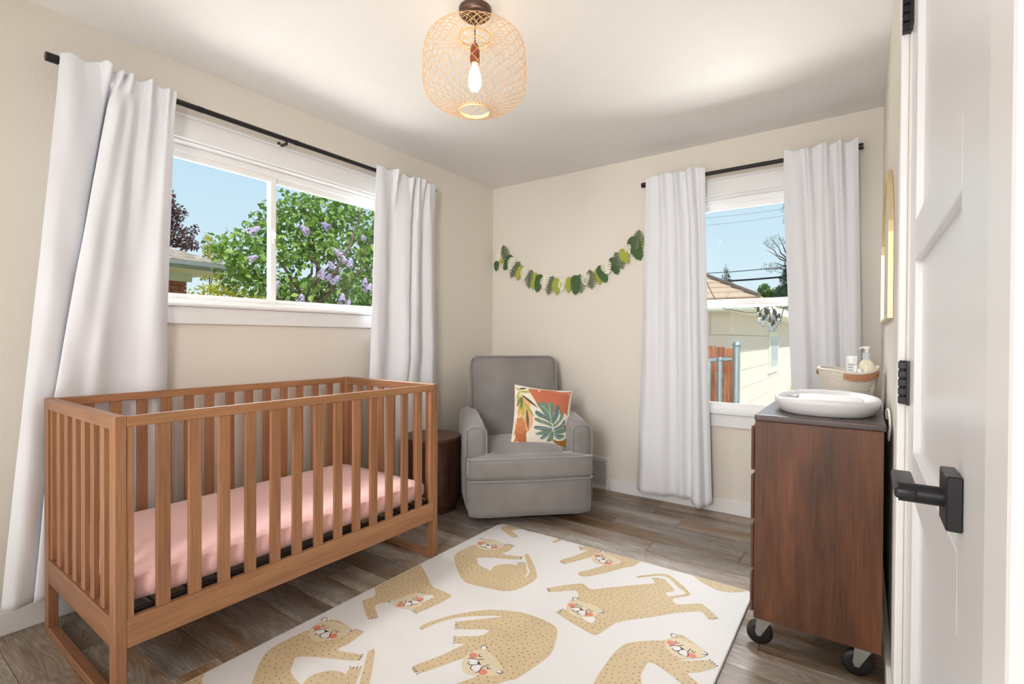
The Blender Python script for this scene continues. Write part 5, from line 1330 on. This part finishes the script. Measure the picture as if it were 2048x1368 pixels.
# --- block house past the tall window
BX, BY = 1.05, 4.4
t = thing('block_house', 'white block-walled house with a tan shingle roof, seen through the tall window', 'house', (BX-3, BY+6, GZ))
wht_ = plain('white_masonry', srgb(226, 217, 210), .85, var=.04, vscale=5)
obj('wall', nbox(BX-6, BX-.02, BY+.02, BY+9, GZ, 1.56), plain('grey_joint', srgb(176, 176, 174), .9), t)
zs_ = [GZ, .0, .42, .84, 1.26, 1.5]
for i_, (a, b_) in enumerate(zip([GZ, .03, .33, .63, .93, 1.20], [.03, .33, .63, .93, 1.20, 1.56])):
    o_ = .28*(i_ % 2)
    for k in range(5):      # face towards us
        xa = BX-(k+1)*.56+o_ if k or not o_ else BX-.28; xb = BX-k*.56+o_ if k else BX
        xb = min(xb, BX)
        if xb-xa > .03: obj('block', nbox(xa+.003, xb-.003, BY, BY+.05, a+.003, b_-.003, bev=.003), wht_, t)
    for k in range(9):      # long side receding from us
        ya = BY+k*.62-(o_ if k else 0); yb = BY+(k+1)*.62-o_
        if ya < BY: ya = BY
        if 7.2 < (ya+yb)/2 < 8.4 and .4 < (a+b_)/2 < 1.5: pass
        obj('block', nbox(BX-.05, BX, ya+.002, yb-.002, a+.003, b_-.003, bev=.002), wht_, t)
tag(obj('far_wall', nbox(BX-.05, BX-.002, BY+9*.62-.28, BY+9, GZ, 1.56), wht_, t))
wn = obj('window', nbox(BX-.02, BX+.035, 8.0, 9.3, .42, 1.30, bev=.004), fasc, t)
obj('pane', nbox(BX+.03, BX+.04, 8.15, 9.15, .56, 1.2), plain('sky_pane', srgb(190, 206, 214), .1), wn)
obj('soffit', nbox(BX-6.4, BX+.42, BY-.42, BY+9.4, 1.545, 1.57), fasc, t)
bm = bmesh.new(); box(bm, BX-6.4, BX+.44, BY-.44, BY-.40, 1.55, 1.70); box(bm, BX+.40, BX+.44, BY-.40, BY+9.4, 1.55, 1.70)
obj('fascia', bm, fasc, t)
ez = 1.70; EX, EY = BX+.46, BY-.46; pb = .47
bm = bmesh.new(); q = 3.6
vs = [bm.verts.new(p) for p in ((EX, EY, ez), (EX-2*q, EY, ez), (EX-q, EY+q, ez+pb*q), (EX, EY+9.8, ez), (EX-q, EY+9.8-q, ez+pb*q), (EX-2*q, EY+9.8, ez))]
bm.faces.new((vs[0], vs[2], vs[1])); bm.faces.new((vs[0], vs[3], vs[4], vs[2])); bm.faces.new((vs[3], vs[5], vs[4])); bm.faces.new((vs[1], vs[2], vs[4], vs[5])); bm.faces.new((vs[0], vs[1], vs[5], vs[3]))
obj('roof', bm, tilem, t)
for r_ in range(16):
    u0_ = r_*.20; u1_ = u0_+.215
    for face in (0, 1):
        for k in range(4 if face == 0 else 7):
            st_ = (r_ % 2)*.2
            a = u0_+k*.42+(st_ if k else 0); b_ = u0_+(k+1)*.42+st_
            if face == 0: Q = lambda u, s_: Vector((EX-s_, EY+u, ez+pb*u))
            else: Q = lambda u, s_: Vector((EX-u, EY+s_, ez+pb*u))
            a2 = a if k else a+(u1_-u0_)
            bm = bmesh.new(); P = [Q(u0_, a+.004), Q(u0_, b_-.004), Q(u1_, b_-.004), Q(u1_, a2+.004)]
            up_ = [bm.verts.new(p+Vector((0, 0, .028 if i_ < 2 else .008))) for i_, p in enumerate(P)]; dn = [bm.verts.new(v.co-Vector((0, 0, .018 if i_ < 2 else .004))) for i_, v in enumerate(up_)]
            bm.faces.new(up_); bm.faces.new(dn[::-1])
            for z in range(4): bm.faces.new((up_[z], up_[(z+1) % 4], dn[(z+1) % 4], dn[z]))
            obj('shingle', bm, tilem, t)
bm = bmesh.new(); tube(bm, [(EX, EY, ez+.03), (EX-q, EY+q, ez+pb*q+.03)], .03, 6)
obj('hip_ridge', bm, plain('dark_ridge', srgb(120, 104, 92), .9), t)
# wooden fence
t = thing('wood_fence', 'weathered red-brown board fence behind the metal gate', 'fence', (1.0, 2.9, GZ))
fw = wood('fence_wood', [srgb(110, 76, 62), srgb(164, 100, 68), srgb(190, 160, 146)], 2, 2.0, 12, .9, .4, .25)
y_f = 2.62
for k in range(15):
    xb = 1.455-k*.098; hgt = 1.035+.012*((k*7) % 5)/2
    obj('board', nbox(xb-.092, xb, y_f, y_f+.018, GZ, hgt, bev=.003), fw, t)
for z in (.0, .75): obj('rail', nbox(-.1, 1.45, y_f+.018, y_f+.055, z, z+.085), fw, t)
# galvanised gate
t = thing('metal_gate', 'galvanised tube gate and capped post outside the tall window', 'gate', (1.4, 2.3, GZ))
gp = plain('galvanised_pipe', srgb(132, 146, 152), .45, .35, var=.12, vscale=20)
obj('gate_post', cyl(bmesh.new(), (1.557, 2.25, GZ), (1.557, 2.25, 1.08), .036, n=20), gp, t, True, 40)
obj('post_cap', lathe(bmesh.new(), [(.040, 1.06), (.042, 1.08), (.036, 1.10), (.015, 1.118), (.001, 1.122)], (1.557, 2.25, 0), 20), gp, t, True)
bm = bmesh.new(); cyl(bm, (1.50, 2.30, .925), (.75, 2.20, .845), .026, n=16); obj('top_rail', bm, gp, t, True, 40)
obj('gate_post', cyl(bmesh.new(), (1.385, 2.26, GZ), (1.385, 2.26, .915), .026, n=16), gp, t, True, 40)
obj('post_cap', lathe(bmesh.new(), [(.029, .90), (.030, .925), (.02, .94), (.001, .945)], (1.385, 2.26, 0), 16), gp, t, True)
obj('gate_post', cyl(bmesh.new(), (1.275, 2.25, GZ), (1.275, 2.25, .89), .022, n=16), gp, t, True, 40)
for z in (.55, .72): obj('clamp', cyl(bmesh.new(), (1.385, 2.26, z), (1.385, 2.26, z+.04), .034, n=16), gp, t, True, 40)
obj('slanted_pole', cyl(bmesh.new(), (1.455, 2.4, GZ), (1.535, 2.4, .80), .009, n=8), fasc, t, True)
# string lights under our own eaves
t = thing('string_lights', 'black string of clear globe bulbs bunched outside the tall window', 'string lights', (2.05, .8, 1.4))
blk = plain('black_cable', srgb(36, 38, 38), .6); bg_ = plain('clear_bulb', srgb(196, 202, 202), .08, trans=.9)
obj('cable', tube(bmesh.new(), [Vector(p) for p in spline([(1.42, .58, 2.75), (1.46, .68, 2.2), (1.60, .80, 1.62), (1.72, .80, 1.405), (1.80, .80, 1.375), (1.90, .80, 1.352), (1.99, .80, 1.35), (2.04, .8, 1.385), (2.09, .8, 1.40), (2.15, .8, 1.375), (2.22, .8, 1.39), (2.34, .8, 1.46), (2.47, .8, 1.62), (2.60, .68, 2.2), (2.64, .58, 2.75)], 6)], .0032, 6), blk, t, True)
obj('cable', tube(bmesh.new(), [Vector(p) for p in spline([(1.95, .79, 1.40), (1.99, .79, 1.37), (2.03, .79, 1.315), (2.045, .79, 1.34), (2.07, .79, 1.40), (2.10, .79, 1.36), (2.12, .79, 1.295), (2.135, .79, 1.27), (2.15, .79, 1.30), (2.17, .79, 1.38), (2.2, .79, 1.36)], 6)], .0032, 6), blk, t, True)
mesock = None
for (x, z) in ((1.99, 1.355), (2.005, 1.31), (2.028, 1.285), (2.04, 1.345), (2.05, 1.325), (2.062, 1.335), (2.075, 1.27), (2.10, 1.335), (2.108, 1.32), (2.088, 1.245), (2.103, 1.255), (2.115, 1.285), (2.135, 1.30)):
    c = Vector((x, .80+.012*math.sin(x*90), z))
    s = obj('socket', cyl(bmesh.new(), c+Vector((0, 0, .036)), c+Vector((0, 0, .0)), .0085, .0105, 12), blk, t, True, 40)
    obj('bulb', lathe(bmesh.new(), [(.008, 0), (.012, -.008), (.0175, -.022), (.017, -.034), (.010, -.045), (.002, -.048)], c, 16), bg_, s, True)
# cables crossing the sky
for k, (zl, zr, r_, lab) in enumerate(((4.02, 4.02, .006, 'thin power line, topmost across the tall window'), (3.85, 3.87, .006, 'thin power line, second from the top across the tall window'), (2.70, 2.74, .009, 'thin dark power line above the roof ridge in the tall window'), (2.49, 2.52, .022, 'thick dark cable, lowest of the lines across the tall window'))):
    zf = (zl+zr)/2; P = []
    for f in np.linspace(-1, 1, 25):
        x = .5+f*9; P.append(Vector((x, 17.0+.2*k, 0)))
    sl = (zr-zl)/1.5
    P = [Vector((p.x, 9.0+9.5, 1.14+(zf-1.14)*21.96/12.46 + (p.x-(-.9))*sl + .012*(p.x+.9)**2)) for p in P]
    tag(obj('power_line', tube(bmesh.new(), P, r_*1.75, 5), blk if k > 1 else plain('grey_cable', srgb(170, 184, 188), .7), None, True), lab, 'cable', 'overhead cables behind the tall window')
for k, xx in enumerate((-9.0, 10.0)):
    tag(obj('utility_pole', cyl(bmesh.new(), (xx, 18.5, GZ), (xx, 18.5, 8.2), .14, .10, 10), bark, None, True), ('left' if k == 0 else 'right')+' wooden utility pole carrying the overhead cables', 'pole')
# trees beyond the block house
# (positions given for a plane 17.5 m away, pushed back to stand clear of the house)
K = 19.5/17.46
def far(x, z): return (2.66+(x-2.66)*K, 16.04, 1.14+(z-1.14)*K)
def clump(L_): return [(*far(c[0], c[1]), c[2]*K, .3, c[3]*K) for c in L_]
cx_ = far(-1.05, 0)[0]
t = thing('conifer', 'slim conifer tip rising behind the tan roof', 'tree', (cx_, 16.04, GZ))
foliage('foliage', [(cx_, 16.04, far(0, 3.55-.085*k)[2], .04+.034*k, .04+.034*k, .07) for k in range(12)], 1500, .085, .024, con, t, rg)
obj('trunk', tube(bmesh.new(), [(cx_, 16.04, GZ), (cx_, 16.04, far(0, 3.5)[2])], [.08, .012], 6), bark, t, True)
dx_ = far(.95, 0)[0]
t = thing('dark_tree', 'dark tall tree with bare drooping branches at the right of the tall window', 'tree', (dx_, 16.04, GZ))
foliage('foliage', clump([(.72, 3.0, .22, .3), (.62, 2.6, .25, .25), (.80, 3.4, .16, .35), (.95, 3.1, .3, .8), (.85, 3.9, .12, .35), (.50, 2.45, .2, .14)]), 4600, .075, .042, con, t, rg)
branches('branches', far(.92, 3.3), [far(*p) for p in ((.05, 4.22), (.25, 4.35), (.45, 4.45), (.6, 4.3), (.15, 3.95), (.30, 3.55), (.10, 3.35), (.45, 3.2), (.64, 5.35), (.66, 4.95), (.72, 5.1))], t, .035, 21, .10)
obj('trunk', tube(bmesh.new(), [(dx_, 16.04, GZ), far(.93, 3.3), far(.88, 4.6), far(.80, 5.6)], [.16, .10, .05, .01], 7), bark, t, True)
foliage('twigs', clump([(.35, 4.2, .32, .22), (.30, 3.4, .35, .18), (.66, 5.2, .12, .18), (.68, 4.85, .12, .14)]), 420, .07, .016, con, t, rg)
t = thing('green_tree', 'rounded green tree behind the block house, right of the roof', 'tree', (far(.1, 0)[0], 16.9, GZ))
foliage('foliage', [(c[0], 16.9, c[2], c[3], c[4], c[5]) for c in clump([(-.02, 2.75, .20, .24), (.28, 2.6, .22, .2), (.5, 2.7, .2, .2), (.15, 2.45, .4, .2), (.6, 2.4, .4, .2)])], 3800, .08, .055, grn, t, rg)
obj('trunk', tube(bmesh.new(), [(far(.1, 0)[0], 16.9, GZ), (far(.1, 0)[0], 16.9, 2.6)], [.12, .05], 6), bark, t, True)
for x, y, zt, hw, n_, lab in ((2.12, 1.25, .62, .05, 60, 'small yellow-green weed just above the sill of the tall window'), (2.205, .9, .80, .02, 16, 'thin sprig rising beside the right curtain outside the tall window')):
    t = thing('weed', lab, 'plant', (x, y, GZ))
    foliage('leaves', [(x, y, zt-.05, hw, hw, .06)], n_, .03, .016, yel, t, rg)
    branches('stems', (x, y, GZ), [(x-.02, y, zt), (x+.02, y, zt-.03), (x, y, zt+.02)], t, .004, 2, .02)
